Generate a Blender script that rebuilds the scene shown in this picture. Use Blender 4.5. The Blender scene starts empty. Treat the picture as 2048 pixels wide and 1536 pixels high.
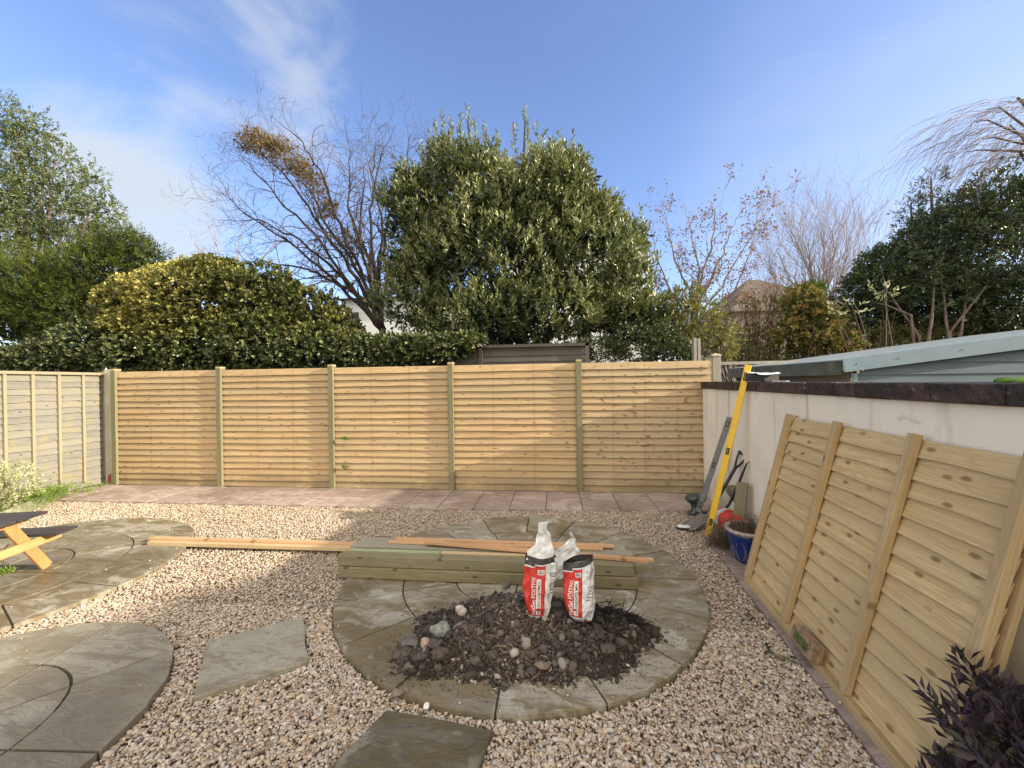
import bpy, bmesh, math, random
import numpy as np
from math import radians as R_, sin, cos, pi
from mathutils import Vector, Matrix

sc = bpy.context.scene
rng = np.random.default_rng(7)
random.seed(7)

# ------------------------------------------------------------------ camera
F_PX, YAW, PIT, ROL, EYE = 800.34, .1096, -.0034, -.0142, 1.6119
_F = np.array([-sin(YAW), cos(YAW), 0.]); _R = np.array([cos(YAW), sin(YAW), 0.]); _U = np.array([0, 0, 1.])
CF = _F*cos(PIT)+_U*sin(PIT); _U2 = _U*cos(PIT)-_F*sin(PIT)
CR = _R*cos(ROL)+_U2*sin(ROL); CU = _U2*cos(ROL)-_R*sin(ROL)
cam_d = bpy.data.cameras.new('camera'); cam = bpy.data.objects.new('camera', cam_d)
sc.collection.objects.link(cam); sc.camera = cam
cam_d.sensor_width = 36; cam_d.sensor_fit = 'HORIZONTAL'; cam_d.lens = F_PX/2048*36
cam_d.clip_start = .05; cam_d.clip_end = 600
cam.matrix_world = Matrix(((CR[0], CU[0], -CF[0], 0), (CR[1], CU[1], -CF[1], 0), (CR[2], CU[2], -CF[2], EYE), (0, 0, 0, 1)))
EYEV = np.array([0, 0, EYE])

def ray(u, v): return CF+CR*(u-1024)/F_PX-CU*(v-768)/F_PX
def G(u, v, z=0.):
    d = ray(u, v); return EYEV+d*(z-EYE)/d[2]
def at(u, v, y):
    d = ray(u, v); return EYEV+d*y/d[1]
WK = .0743
def wall_x(y): return 2.056-(5.93-y)*WK
def on_wall(u, v, off=0.):
    d = ray(u, v); t = (2.056-off-5.93*WK)/(d[0]-WK*d[1]); return EYEV+d*t

# ------------------------------------------------------------------ world, sun, exposure
SUN_EL, SUN_AZ = 20.0, 7.0      # elevation; degrees from +X towards -Y
sc.view_settings.view_transform = 'Standard'; sc.view_settings.look = 'None'
sc.view_settings.gamma = 1; sc.view_settings.exposure = 1.27
sc.render.engine = 'CYCLES'
w = bpy.data.worlds.new('World'); sc.world = w; w.use_nodes = True
nt = w.node_tree; N = nt.nodes; L = nt.links
for n in list(N): N.remove(n)
wo = N.new('ShaderNodeOutputWorld'); bg = N.new('ShaderNodeBackground'); sky = N.new('ShaderNodeTexSky')
sky.sky_type = 'NISHITA'; sky.sun_disc = False; sky.sun_elevation = R_(SUN_EL)
sky.sun_rotation = R_(90+SUN_AZ); sky.air_density = 1.0; sky.dust_density = .6; sky.ozone_density = 3.0
bg.inputs[1].default_value = .15
tc = N.new('ShaderNodeTexCoord')
def wmath(op, a, b=None, c=None, clamp=False):
    m = N.new('ShaderNodeMath'); m.operation = op; m.use_clamp = clamp
    for i, q in enumerate((a, b, c)):
        if q is None: continue
        if isinstance(q, (int, float)): m.inputs[i].default_value = q
        else: L.new(q, m.inputs[i])
    return m.outputs[0]
def wdot(vec):
    m = N.new('ShaderNodeVectorMath'); m.operation = 'DOT_PRODUCT'; L.new(tc.outputs['Generated'], m.inputs[0])
    m.inputs[1].default_value = Vector(vec).normalized(); return m.outputs['Value']
def wnoise(scale, stretch, detail=6, dist=.4, rot=0, rough=.55):
    mp = N.new('ShaderNodeMapping'); mp.inputs['Scale'].default_value = stretch; mp.inputs['Rotation'].default_value = (0, rot, .3)
    L.new(tc.outputs['Generated'], mp.inputs[0])
    n = N.new('ShaderNodeTexNoise'); n.inputs['Scale'].default_value = scale; n.inputs['Detail'].default_value = detail
    n.inputs['Distortion'].default_value = dist; n.inputs['Roughness'].default_value = rough
    L.new(mp.outputs[0], n.inputs['Vector']); return n.outputs['Fac']
def wss(x, a, b):
    m = N.new('ShaderNodeMapRange'); m.interpolation_type = 'SMOOTHSTEP'; m.inputs[1].default_value = a; m.inputs[2].default_value = b
    L.new(x, m.inputs[0]); return m.outputs[0]
n1 = wnoise(3.2, (1, 1, 1.8), 7, .5); n2 = wnoise(1.7, (1, 1, 2.5), 4, .2)
# cloud bank low on the left
nn = wmath('SUBTRACT', wmath('MULTIPLY', n1, .30), .15)
a1 = wss(wmath('ADD', wdot(ray(250, 430)), wmath('MULTIPLY', nn, .22)), .974, .999)
c1 = wmath('MULTIPLY', a1, .92)
# wisps at top left, faint wisps centre and right
a2 = wmath('MULTIPLY', wss(wdot(ray(500, 40)), .94, .995), wss(n1, .46, .72)); c2 = wmath('MULTIPLY', a2, .62)
a3 = wmath('MULTIPLY', wss(n2, .5, .75), .06)
a4 = wmath('MULTIPLY', wmath('MULTIPLY', wss(wdot(ray(2000, 330)), .86, .995), wss(n2, .2, .7)), .42)
a5 = wmath('MULTIPLY', wmath('MULTIPLY', wss(wdot(ray(1600, 355)), .996, .9995), wss(n1, .4, .7)), .7)
# broken bright warm cloud added behind the photographer, unseen, to brighten shaded surfaces
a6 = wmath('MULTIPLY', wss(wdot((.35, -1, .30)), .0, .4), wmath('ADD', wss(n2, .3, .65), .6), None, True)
tot = wmath('MAXIMUM', wmath('MAXIMUM', wmath('MAXIMUM', c1, c2), wmath('MAXIMUM', wmath('MAXIMUM', a3, a4), a5)), 0.)
hs = N.new('ShaderNodeHueSaturation'); hs.inputs['Saturation'].default_value = 1.0; hs.inputs['Value'].default_value = .80
L.new(sky.outputs[0], hs.inputs['Color'])
tintn = N.new('ShaderNodeMix'); tintn.data_type = 'RGBA'; tintn.blend_type = 'MULTIPLY'; tintn.inputs[0].default_value = 1
L.new(hs.outputs[0], tintn.inputs[6]); tintn.inputs[7].default_value = (1.10, 1.0, 1.10, 1)
mx = N.new('ShaderNodeMix'); mx.data_type = 'RGBA'; L.new(tot, mx.inputs[0]); L.new(tintn.outputs[2], mx.inputs[6])
mx.inputs[7].default_value = (2.0, 2.2, 2.45, 1)
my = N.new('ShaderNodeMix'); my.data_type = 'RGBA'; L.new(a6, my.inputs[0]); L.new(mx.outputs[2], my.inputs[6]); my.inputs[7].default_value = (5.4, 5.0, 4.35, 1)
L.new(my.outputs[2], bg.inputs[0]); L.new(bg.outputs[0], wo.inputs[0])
sd = bpy.data.lights.new('sun', 'SUN'); sd.energy = 3.5; sd.angle = R_(.8); sd.color = (1, .89, .70)
sun = bpy.data.objects.new('sun', sd); sc.collection.objects.link(sun)
sdir = Vector((cos(R_(SUN_EL))*cos(R_(SUN_AZ)), -cos(R_(SUN_EL))*sin(R_(SUN_AZ)), sin(R_(SUN_EL))))
sun.rotation_euler = sdir.to_track_quat('Z', 'Y').to_euler(); sun.location = (8, -2, 8)

# ------------------------------------------------------------------ helpers
col = sc.collection
def tag(o, label=None, cat=None, group=None, kind=None):
    if label: o['label'] = label
    if cat: o['category'] = cat
    if group: o['group'] = group
    if kind: o['kind'] = kind
    return o
def empty(name, loc, label, cat, group=None, kind=None):
    o = bpy.data.objects.new(name, None); col.objects.link(o); o.location = loc; o.empty_display_size = .1
    return tag(o, label, cat, group, kind)
def link(name, me, mats, parent=None, smooth=False):
    o = bpy.data.objects.new(name, me); col.objects.link(o)
    for m in (mats if isinstance(mats, (list, tuple)) else [mats]): me.materials.append(m)
    if parent is not None: o.parent = parent
    if smooth: me.polygons.foreach_set('use_smooth', np.ones(len(me.polygons), bool))
    return o
def np_mesh(name, V, F, tint=None, k=None, off=None, smooth=False, mi=None):
    """V (n,3); F (m,k) array of equal sized polygons"""
    V = np.asarray(V, np.float32)
    if off is not None: V = V-np.array(off, np.float32)
    F = np.asarray(F, np.int32); k = F.shape[1]; me = bpy.data.meshes.new(name)
    me.vertices.add(len(V)); me.vertices.foreach_set('co', V.ravel())
    me.loops.add(F.size); me.loops.foreach_set('vertex_index', F.ravel())
    me.polygons.add(len(F)); me.polygons.foreach_set('loop_start', np.arange(0, F.size, k, dtype=np.int32))
    me.polygons.foreach_set('loop_total', np.full(len(F), k, np.int32))
    if tint is not None:
        a = me.attributes.new('tint', 'FLOAT', 'POINT'); a.data.foreach_set('value', np.asarray(tint, np.float32))
    if smooth: me.polygons.foreach_set('use_smooth', np.ones(len(F), bool))
    if mi is not None: me.polygons.foreach_set('material_index', np.asarray(mi, np.int32))
    me.update(calc_edges=True); me.validate(); return me
def ploc(p):
    v = np.zeros(3)
    while p is not None: v = v+np.array(p.location); p = p.parent
    return v
class MB:
    def __init__(s): s.v = []; s.f = []; s.t = []
    def add(s, V, F, tint=None):
        b = len(s.v); s.v += [tuple(map(float, q)) for q in V]; s.f += [tuple(int(b+i) for i in f) for f in F]
        t = random.random() if tint is None else tint; s.t += [t]*len(V); return s
    def box(s, lo, hi, tint=None):
        x0, y0, z0 = lo; x1, y1, z1 = hi
        V = [(x0,y0,z0),(x1,y0,z0),(x1,y1,z0),(x0,y1,z0),(x0,y0,z1),(x1,y0,z1),(x1,y1,z1),(x0,y1,z1)]
        return s.add(V, [(0,3,2,1),(4,5,6,7),(0,1,5,4),(1,2,6,5),(2,3,7,6),(3,0,4,7)], tint)
    def beam(s, a, b, w, h, up=(0, 0, 1), tint=None, seg=1, wob=0):
        """box from a to b, w across, h along up"""
        a = np.array(a, float); b = np.array(b, float); d = b-a; d /= np.linalg.norm(d)
        up = np.array(up, float); sx = np.cross(d, up); sx /= np.linalg.norm(sx); u = np.cross(sx, d)
        V = []; Fc = []
        for i in range(seg+1):
            c = a+(b-a)*i/seg+(u*random.uniform(-wob, wob) if 0 < i < seg else 0)
            for q, r in ((-1,-1),(1,-1),(1,1),(-1,1)): V.append(c+sx*q*w/2+u*r*h/2)
        for i in range(seg):
            o = 4*i
            for j in range(4): Fc.append((o+j, o+(j+1) % 4, o+4+(j+1) % 4, o+4+j))
        Fc += [(3, 2, 1, 0), (4*seg, 4*seg+1, 4*seg+2, 4*seg+3)]
        return s.add(V, Fc, tint)
    def tube(s, pts, rad, n=8, tint=None):
        pts = [np.array(p, float) for p in pts]; V = []; Fc = []
        if not hasattr(rad, '__len__'): rad = [rad]*len(pts)
        prev = None
        for i, p in enumerate(pts):
            d = pts[min(i+1, len(pts)-1)]-pts[max(i-1, 0)]; d /= np.linalg.norm(d)+1e-9
            if prev is None:
                a = np.cross(d, (0, 0, 1) if abs(d[2]) < .9 else (1, 0, 0))
            else: a = prev-d*np.dot(prev, d)
            a /= np.linalg.norm(a)+1e-9; prev = a; b = np.cross(d, a)
            for k in range(n):
                t = 2*pi*k/n; V.append(p+(a*cos(t)+b*sin(t))*rad[i])
        for i in range(len(pts)-1):
            for k in range(n): Fc.append((i*n+k, i*n+(k+1) % n, (i+1)*n+(k+1) % n, (i+1)*n+k))
        Fc += [tuple(range(n-1, -1, -1)), tuple((len(pts)-1)*n+k for k in range(n))]
        return s.add(V, Fc, tint)
    def lathe(s, prof, c, n=32, tint=None, sq=1):
        V = []; Fc = []
        for r, z in prof:
            for k in range(n): V.append((c[0]+r*cos(2*pi*k/n), c[1]+r*sin(2*pi*k/n)*sq, c[2]+z))
        for i in range(len(prof)-1):
            for k in range(n): Fc.append((i*n+k, i*n+(k+1) % n, (i+1)*n+(k+1) % n, (i+1)*n+k))
        Fc += [tuple(range(n-1, -1, -1)), tuple((len(prof)-1)*n+k for k in range(n))]
        return s.add(V, Fc, tint)
    def prism(s, poly, z0, z1, tint=None):
        n = len(poly); V = [(p[0], p[1], z0) for p in poly]+[(p[0], p[1], z1) for p in poly]
        return s.add(V, [tuple(range(n-1, -1, -1)), tuple(range(n, 2*n))]+[(i, (i+1) % n, n+(i+1) % n, n+i) for i in range(n)], tint)
    def build(s, name, mat, parent=None, bevel=0, smooth=False, fix=False):
        me = bpy.data.meshes.new(name); o_ = ploc(parent)
        me.from_pydata([tuple(np.array(q)-o_) for q in s.v], [], s.f)
        a = me.attributes.new('tint', 'FLOAT', 'POINT'); a.data.foreach_set('value', np.array(s.t, np.float32))
        if fix:
            bm = bmesh.new(); bm.from_mesh(me); bmesh.ops.recalc_face_normals(bm, faces=bm.faces[:]); bm.to_mesh(me); bm.free()
        o = link(name, me, mat, parent, smooth)
        if bevel:
            m = o.modifiers.new('bevel', 'BEVEL'); m.width = bevel; m.segments = 2; m.limit_method = 'ANGLE'; m.angle_limit = R_(40)
        return o

# ------------------------------------------------------------------ materials
def mat(name, rough=.7, spec=.3):
    m = bpy.data.materials.new(name); m.use_nodes = True; b = m.node_tree.nodes['Principled BSDF']
    b.inputs['Roughness'].default_value = rough; b.inputs['Specular IOR Level'].default_value = spec
    return m, m.node_tree.nodes, m.node_tree.links, b
def plain(name, c, rough=.6, spec=.3, metal=0, var=.15, scale=30, bump=0):
    m, n, l, b = mat(name, rough, spec); b.inputs['Metallic'].default_value = metal
    t = n.new('ShaderNodeTexCoord'); q = n.new('ShaderNodeTexNoise'); q.inputs['Scale'].default_value = scale; q.inputs['Detail'].default_value = 6
    l.new(t.outputs['Object'], q.inputs['Vector']); r = n.new('ShaderNodeValToRGB'); l.new(q.outputs['Fac'], r.inputs[0])
    r.color_ramp.elements[0].position = .3; r.color_ramp.elements[1].position = .7
    r.color_ramp.elements[0].color = (*[x*(1-var) for x in c], 1); r.color_ramp.elements[1].color = (*[min(1, x*(1+var)) for x in c], 1)
    l.new(r.outputs[0], b.inputs['Base Color'])
    if bump:
        bp = n.new('ShaderNodeBump'); bp.inputs['Strength'].default_value = bump; bp.inputs['Distance'].default_value = .01
        l.new(q.outputs['Fac'], bp.inputs['Height']); l.new(bp.outputs[0], b.inputs['Normal'])
    return m
class NG:
    """tiny node helper"""
    def __init__(s, n, l): s.n = n; s.l = l
    def _in(s, sock, q):
        if q is None: return
        if isinstance(q, (int, float, tuple, list)): sock.default_value = q
        else: s.l.new(q, sock)
    def m(s, op, a, b=None, c=None, clamp=False):
        x = s.n.new('ShaderNodeMath'); x.operation = op; x.use_clamp = clamp
        for i, q in enumerate((a, b, c)): s._in(x.inputs[i], q)
        return x.outputs[0]
    def noise(s, v, scale, detail=4, dist=0, rough=.5):
        x = s.n.new('ShaderNodeTexNoise'); x.inputs['Scale'].default_value = scale; x.inputs['Detail'].default_value = detail
        x.inputs['Distortion'].default_value = dist; x.inputs['Roughness'].default_value = rough; s.l.new(v, x.inputs['Vector']); return x.outputs['Fac']
    def ss(s, x, a, b, o0=0., o1=1.):
        q = s.n.new('ShaderNodeMapRange'); q.interpolation_type = 'SMOOTHSTEP'
        for i, vv in ((1, a), (2, b), (3, o0), (4, o1)): q.inputs[i].default_value = vv
        s.l.new(x, q.inputs[0]); return q.outputs[0]
    def mix(s, f, a, b, bl='MIX'):
        x = s.n.new('ShaderNodeMix'); x.data_type = 'RGBA'; x.blend_type = bl
        s._in(x.inputs[0], f); s._in(x.inputs[6], a if not isinstance(a, tuple) else (*a[:3], 1)); s._in(x.inputs[7], b if not isinstance(b, tuple) else (*b[:3], 1)); return x.outputs[2]
    def ramp(s, f, cols, pos=None):
        x = s.n.new('ShaderNodeValToRGB'); s.l.new(f, x.inputs[0]); e = x.color_ramp.elements
        pos = pos or [i/(len(cols)-1) for i in range(len(cols))]
        while len(e) < len(cols): e.new(.5)
        for i, c in enumerate(cols): e[i].position = pos[i]; e[i].color = (*c, 1)
        return x.outputs[0]
    def bump(s, h, strength, dist, b):
        x = s.n.new('ShaderNodeBump'); x.inputs['Strength'].default_value = strength; x.inputs['Distance'].default_value = dist
        s.l.new(h, x.inputs['Height']); s.l.new(x.outputs[0], b.inputs['Normal'])

def wood(name, light, dark, axis='x', knots=1.0, grain=1.0, tintc=None, tamt=.5, rough=.72, stain=None, moss=None, nails=0):
    m, n, l, b = mat(name, rough, .25); g = NG(n, l)
    t = n.new('ShaderNodeTexCoord'); oi = n.new('ShaderNodeObjectInfo'); at_ = n.new('ShaderNodeAttribute'); at_.attribute_name = 'tint'
    off = g.m('ADD', g.m('MULTIPLY', oi.outputs['Random'], 41.), g.m('MULTIPLY', at_.outputs['Fac'], 63.))
    cmb = n.new('ShaderNodeCombineXYZ')
    for i in range(3): l.new(off, cmb.inputs[i])
    va = n.new('ShaderNodeVectorMath'); va.operation = 'ADD'; l.new(t.outputs['Object'], va.inputs[0]); l.new(cmb.outputs[0], va.inputs[1])
    def sc_(al, ac, ay=None):
        q = n.new('ShaderNodeVectorMath'); q.operation = 'MULTIPLY'; l.new(va.outputs[0], q.inputs[0])
        v = {'x': (al, ac if ay is None else ay, ac), 'z': (ac, ac if ay is None else ay, al), 'y': (ac, al, ac if ay is None else ay)}[axis]
        q.inputs[1].default_value = v; return q.outputs[0]
    f1 = g.noise(sc_(.40, 9), 2.2, 2.5, .9); f2 = g.noise(sc_(1.5, 60), 2.2, 3, .3)
    vo = n.new('ShaderNodeTexVoronoi'); vo.feature = 'F1'; vo.voronoi_dimensions = '2D'; vo.inputs['Scale'].default_value = 1.; vs = n.new('ShaderNodeSeparateXYZ'); l.new(sc_(4.6, 11., 9.), vs.inputs[0]); vc = n.new('ShaderNodeCombineXYZ'); l.new(vs.outputs[{'x': 0, 'y': 1, 'z': 2}[axis]], vc.inputs[0]); l.new(vs.outputs[{'x': 2, 'y': 2, 'z': 0}[axis]], vc.inputs[1]); l.new(vc.outputs[0], vo.inputs['Vector'])
    kd = g.ss(vo.outputs['Distance'], .05*knots**.5+.01, .13*knots**.5+.02, 1., 0.)
    sep = n.new('ShaderNodeSeparateColor'); l.new(vo.outputs['Color'], sep.inputs[0])
    kd = g.m('MULTIPLY', kd, g.ss(sep.outputs[0], 1-.42*min(knots, 1.4), 1-.38*min(knots, 1.4)))
    rings = g.m('SINE', g.m('MULTIPLY', g.m('ADD', f1, g.m('MULTIPLY', kd, .22)), 85.))
    c = g.mix(g.ss(f1, .3, .72), light, tuple(.55*a+.45*d for a, d in zip(light, dark)))
    c = g.mix(g.m('MULTIPLY', g.ss(rings, .15, 1.), min(.75, .46*grain)), c, tuple(.35*a+.65*d for a, d in zip(light, dark)))
    c = g.mix(g.m('MULTIPLY', g.ss(f2, .5, .75), .30*grain), c, dark)
    if tintc: c = g.mix(g.m('MULTIPLY', at_.outputs['Fac'], tamt), c, tintc)
    big = g.noise(t.outputs['Object'], 1.7, 4, .3)
    c = g.mix(g.ss(big, .35, .7, 0., .35), c, tuple(x*.62 for x in light))
    if stain:
        s2 = g.noise(sc_(4.5, 7), 1.6, 5, .8); c = g.mix(g.ss(s2, .58, .72, 0., .8), c, stain)
    if moss:
        s3 = g.noise(t.outputs['Object'], 6, 5, .2); c = g.mix(g.ss(s3, .5, .72, 0., .7), c, moss)
    c = g.mix(g.m('MULTIPLY', kd, .72), c, tuple(x*.5 for x in dark))
    if nails:
        sp_ = n.new('ShaderNodeSeparateXYZ'); l.new(t.outputs['Object'], sp_.inputs[0])
        dx = g.m('MULTIPLY', g.m('ABSOLUTE', g.m('SUBTRACT', g.m('FRACT', g.m('ADD', g.m('DIVIDE', sp_.outputs[0], nails), .5+.02)), .5)), nails)
        dz = g.m('MULTIPLY', g.m('ABSOLUTE', g.m('SUBTRACT', g.m('FRACT', g.m('ADD', g.m('DIVIDE', sp_.outputs[2], .0985), .20)), .5)), .0985)
        dd = g.m('SQRT', g.m('ADD', g.m('MULTIPLY', dx, dx), g.m('MULTIPLY', dz, dz)))
        c = g.mix(g.ss(dx, .004, .022, .22, 0.), c, dark); c = g.mix(g.ss(dd, .003, .0055, .9, 0.), c, (.06, .045, .035))
        c = g.mix(g.m('MULTIPLY', g.ss(sp_.outputs[2], .03, .28, 1., 0.), g.ss(big, .3, .6, .2, .75)), c, (.22, .17, .10))
    l.new(c, b.inputs['Base Color'])
    h = g.m('ADD', g.m('MULTIPLY', rings, .12), g.m('MULTIPLY', f2, .8)); g.bump(h, .35*grain, .003, b)
    return m

NEWL, NEWD = (.60, .435, .24), (.27, .15, .065)
M = {}
M['slat'] = wood('new_slat_timber', NEWL, NEWD, 'x', .9, 1.5, (.44, .34, .20), .75, nails=.609)
M['slat_st'] = wood('stained_slat_timber', (.55, .42, .25), (.28, .145, .06), 'x', 1.2, 1.5, (.42, .34, .21), .75, stain=(.17, .085, .045), nails=.45)
M['panelx'] = wood('lapped_board_timber', (.70, .515, .255), (.33, .18, .06), 'x', 1.25, 1.6, (.50, .38, .20), .7)
M['battenz'] = wood('batten_timber', (.55, .41, .22), (.25, .15, .06), 'z', 1.0, 1, (.40, .27, .13), .5)
M['raily'] = wood('rail_timber', (.52, .385, .20), (.25, .15, .06), 'x', .9, 1)
M['postg'] = wood('green_treated_post', (.25, .225, .135), (.14, .13, .065), 'z', .5, 1, moss=(.20, .20, .13))
M['postend'] = wood('sawn_post_end', (.55, .46, .26), (.36, .27, .12), 'z', .1, .5)
M['beam'] = wood('treated_beam_timber', (.275, .23, .135), (.11, .085, .04), 'x', .9, 1.8, (.24, .215, .14), .5, moss=(.18, .165, .095))
M['beamw'] = wood('weathered_beam_timber', (.36, .34, .26), (.20, .18, .12), 'x', .7, 1, (.28, .27, .2), .5)
M['lath'] = wood('fresh_batten_timber', (.62, .37, .19), (.38, .18, .08), 'x', 1.1, 1, (.60, .40, .24), .6)
M['lathp'] = wood('pale_batten_timber', (.62, .48, .28), (.40, .27, .13), 'x', 1., 1)
M['lathg'] = wood('green_batten_timber', (.40, .43, .26), (.22, .24, .12), 'x', .6, 1)
M['old'] = wood('weathered_grey_timber', (.255, .245, .225), (.115, .105, .09), 'y', .6, 1.7, (.29, .27, .21), .6, moss=(.27, .24, .12))
M['oldz'] = wood('weathered_batten_timber', (.34, .30, .21), (.30, .25, .17), 'z', .3, 1)
M['oldpost'] = wood('pale_painted_post', (.55, .50, .39), (.45, .38, .26), 'z', .2, .7, stain=(.58, .55, .50))
M['brownf'] = wood('brown_stained_fence', (.11, .092, .08), (.045, .037, .032), 'x', .3, 1, (.16, .145, .13), .6)
M['greypost'] = wood('grey_weathered_post', (.42, .39, .33), (.22, .2, .17), 'z', .5, 1.2)
M['tabletop'] = wood('dark_stained_tabletop', (.055, .048, .05), (.02, .018, .02), 'x', .2, 1, (.10, .085, .08), .4, rough=.42)
M['tablewood'] = wood('orange_pine_frame', (.66, .40, .17), (.42, .21, .08), 'y', .7, 1)
M['tableleg'] = wood('orange_pine_leg', (.62, .31, .12), (.38, .16, .06), 'z', .7, 1)
M['shed'] = wood('blue_grey_painted_boards', (.135, .175, .195), (.09, .12, .14), 'x', 0.05, .5)
M['fascia'] = plain('pale_blue_painted_fascia', (.20, .27, .32), .5, .35, var=.07, scale=9)
M['felt'] = plain('green_grey_roof_felt', (.30, .345, .38), .38, .5, var=.12, scale=5, bump=.3)
M['feltd'] = plain('dark_green_felt_edge', (.045, .060, .052), .35, .5, var=.5, scale=6)
M['mortar'] = plain('dark_mortar', (.075, .066, .055), .9, .1, var=.4, scale=60)
M['earth'] = plain('dark_earth', (.085, .068, .05), .95, .1, var=.4, scale=20, bump=.5)
M['sand'] = plain('gravel_fines', (.30, .24, .18), .95, .1, var=.5, scale=60, bump=.5)
M['lawn'] = plain('rough_ground', (.10, .09, .055), .95, .1, var=.4, scale=3, bump=.4)
M['steel'] = plain('dull_steel', (.20, .175, .16), .5, .4, .35, .45, 40)
M['blackm'] = plain('black_worn_metal', (.045, .042, .042), .45, .5, .3, .5, 40)
M['yellow'] = plain('yellow_level_paint', (.78, .47, .02), .35, .5, 0, .08, 30)
M['grey'] = plain('grey_level_aluminium', (.17, .165, .16), .5, .4, .2, .2, 30)
M['black'] = plain('black_plastic', (.02, .02, .022), .4, .5, 0, .2, 30)
M['vial'] = plain('green_vial', (.22, .28, .08), .1, .6)
M['urn'] = plain('dark_green_glaze', (.035, .055, .055), .32, .6, 0, .6, 25, .4)
M['white'] = plain('white_plastic', (.78, .79, .80), .35, .5, 0, .05, 30)
M['potrim'] = plain('unglazed_pot_rim', (.42, .33, .27), .5, .4, 0, .3, 25)
M['brick'] = plain('old_red_brick', (.20, .105, .07), .9, .2, 0, .4, 35, .5)
M['brickt'] = plain('old_tan_brick', (.27, .185, .11), .9, .2, 0, .4, 35, .5)
M['brick2'] = plain('mossy_brick_frog', (.10, .12, .04), .9, .2, 0, .5, 40, .5)
M['redmark'] = plain('red_brick_stain', (.36, .10, .08), .8, .2, 0, .3, 40)
M['housew'] = plain('white_render', (.72, .73, .74), .8, .2, 0, .04, 4)
M['housebr'] = plain('buff_render', (.33, .27, .23), .8, .2, 0, .1, 4)
M['houser'] = plain('brown_roof_tiles', (.15, .115, .095), .8, .2, 0, .25, 8)
M['housed'] = plain('dark_window_glass', (.05, .055, .06), .15, .5, 0, .1, 8)
M['slate'] = plain('dark_slate_stack', (.05, .045, .05), .6, .3, 0, .6, 60)
M['bark'] = plain('grey_brown_bark', (.135, .10, .078), .85, .2, 0, .4, 12, .5)
M['barkd'] = plain('dark_bark', (.05, .038, .032), .85, .2, 0, .4, 12, .5)
M['twig'] = plain('grey_brown_twigs', (.105, .080, .062), .7, .3, 0, .3, 5)
M['twigp'] = plain('pale_twigs', (.30, .235, .19), .7, .3, 0, .3, 5)
M['twigw'] = plain('grey_purple_twigs', (.17, .135, .13), .7, .3, 0, .3, 5)
M['twigl'] = plain('pale_grey_limbs', (.23, .195, .15), .8, .2, 0, .3, 8)

def leafm(name, cols, rough=.42, spec=.5, trans=.3, pos=None):
    m, n, l, b = mat(name, rough, spec); g = NG(n, l)
    a = n.new('ShaderNodeAttribute'); a.attribute_name = 'tint'; c = g.ramp(a.outputs['Fac'], cols, pos)
    l.new(c, b.inputs['Base Color'])
    if trans:
        tr = n.new('ShaderNodeBsdfTranslucent'); l.new(g.mix(.5, c, (.25, .30, .03), 'MIX'), tr.inputs[0]); ms = n.new('ShaderNodeMixShader')
        ms.inputs[0].default_value = trans; l.new(b.outputs[0], ms.inputs[1]); l.new(tr.outputs[0], ms.inputs[2])
        l.new(ms.outputs[0], n['Material Output'].inputs[0])
    return m
M['laurel'] = leafm('laurel_leaves', [(.028, .042, .014), (.095, .122, .038), (.25, .27, .105), (.46, .46, .25)], .33, .6, .18)
M['gold'] = leafm('golden_variegated_leaves', [(.03, .042, .012), (.11, .12, .032), (.34, .31, .08), (.64, .56, .18)], .4, .5, .2, [0, .4, .7, 1])
M['ivy'] = leafm('cream_edged_ivy_leaves', [(.035, .05, .015), (.10, .12, .04), (.26, .26, .11), (.55, .52, .28)], .35, .55, .15, [0, .5, .8, 1])
M['lefttree'] = leafm('grey_green_tree_leaves', [(.06, .075, .025), (.12, .15, .05), (.21, .24, .09)], .45, .5, .3)
M['conifer'] = leafm('yellow_green_conifer_sprays', [(.03, .045, .01), (.065, .095, .018), (.17, .20, .035), (.33, .31, .07)], .55, .3, .25)
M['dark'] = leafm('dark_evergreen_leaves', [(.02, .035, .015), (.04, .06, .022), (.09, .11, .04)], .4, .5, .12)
M['olive'] = leafm('mixed_olive_leaves', [(.07, .075, .02), (.13, .13, .035), (.27, .24, .08), (.30, .15, .05)], .5, .4, .3)
M['berry'] = leafm('red_and_green_autumn_leaves', [(.06, .07, .025), (.14, .13, .05), (.30, .10, .06), (.45, .06, .05)], .5, .4, .25)
M['dead'] = leafm('brown_dead_leaves', [(.12, .07, .03), (.25, .16, .07), (.33, .27, .10)], .7, .3, .3)
M['purple'] = leafm('purple_sage_leaves', [(.018, .011, .016), (.045, .028, .042), (.085, .058, .075), (.06, .075, .035)], .6, .3, .1)
M['pale'] = leafm('pale_variegated_leaves', [(.22, .27, .10), (.48, .50, .26), (.75, .74, .50)], .5, .4, .3)
M['fresh'] = leafm('bright_green_leaves', [(.10, .19, .02), (.20, .33, .04), (.32, .44, .08)], .5, .4, .35)
M['deadpl'] = leafm('withered_brown_stems', [(.08, .055, .045), (.17, .12, .09), (.26, .20, .14)], .8, .2, .15)
M['straw'] = leafm('dry_straw', [(.13, .09, .055), (.26, .185, .11), (.42, .32, .2)], .8, .2, 0)
M['blacktw'] = leafm('black_root_twigs', [(.012, .009, .008), (.035, .026, .022)], .7, .3, 0)
M['stones'] = leafm('gravel_stones', [(.26, .185, .125), (.44, .33, .235), (.53, .42, .30), (.60, .51, .40), (.36, .315, .275), (.66, .59, .50)], .72, .3, 0, [0, .22, .45, .66, .85, 1])
M['clods'] = leafm('soil_and_rubble_lumps', [(.026, .020, .016), (.080, .064, .052), (.17, .145, .12), (.42, .38, .33)], .85, .25, 0, [0, .5, .82, 1])

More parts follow.
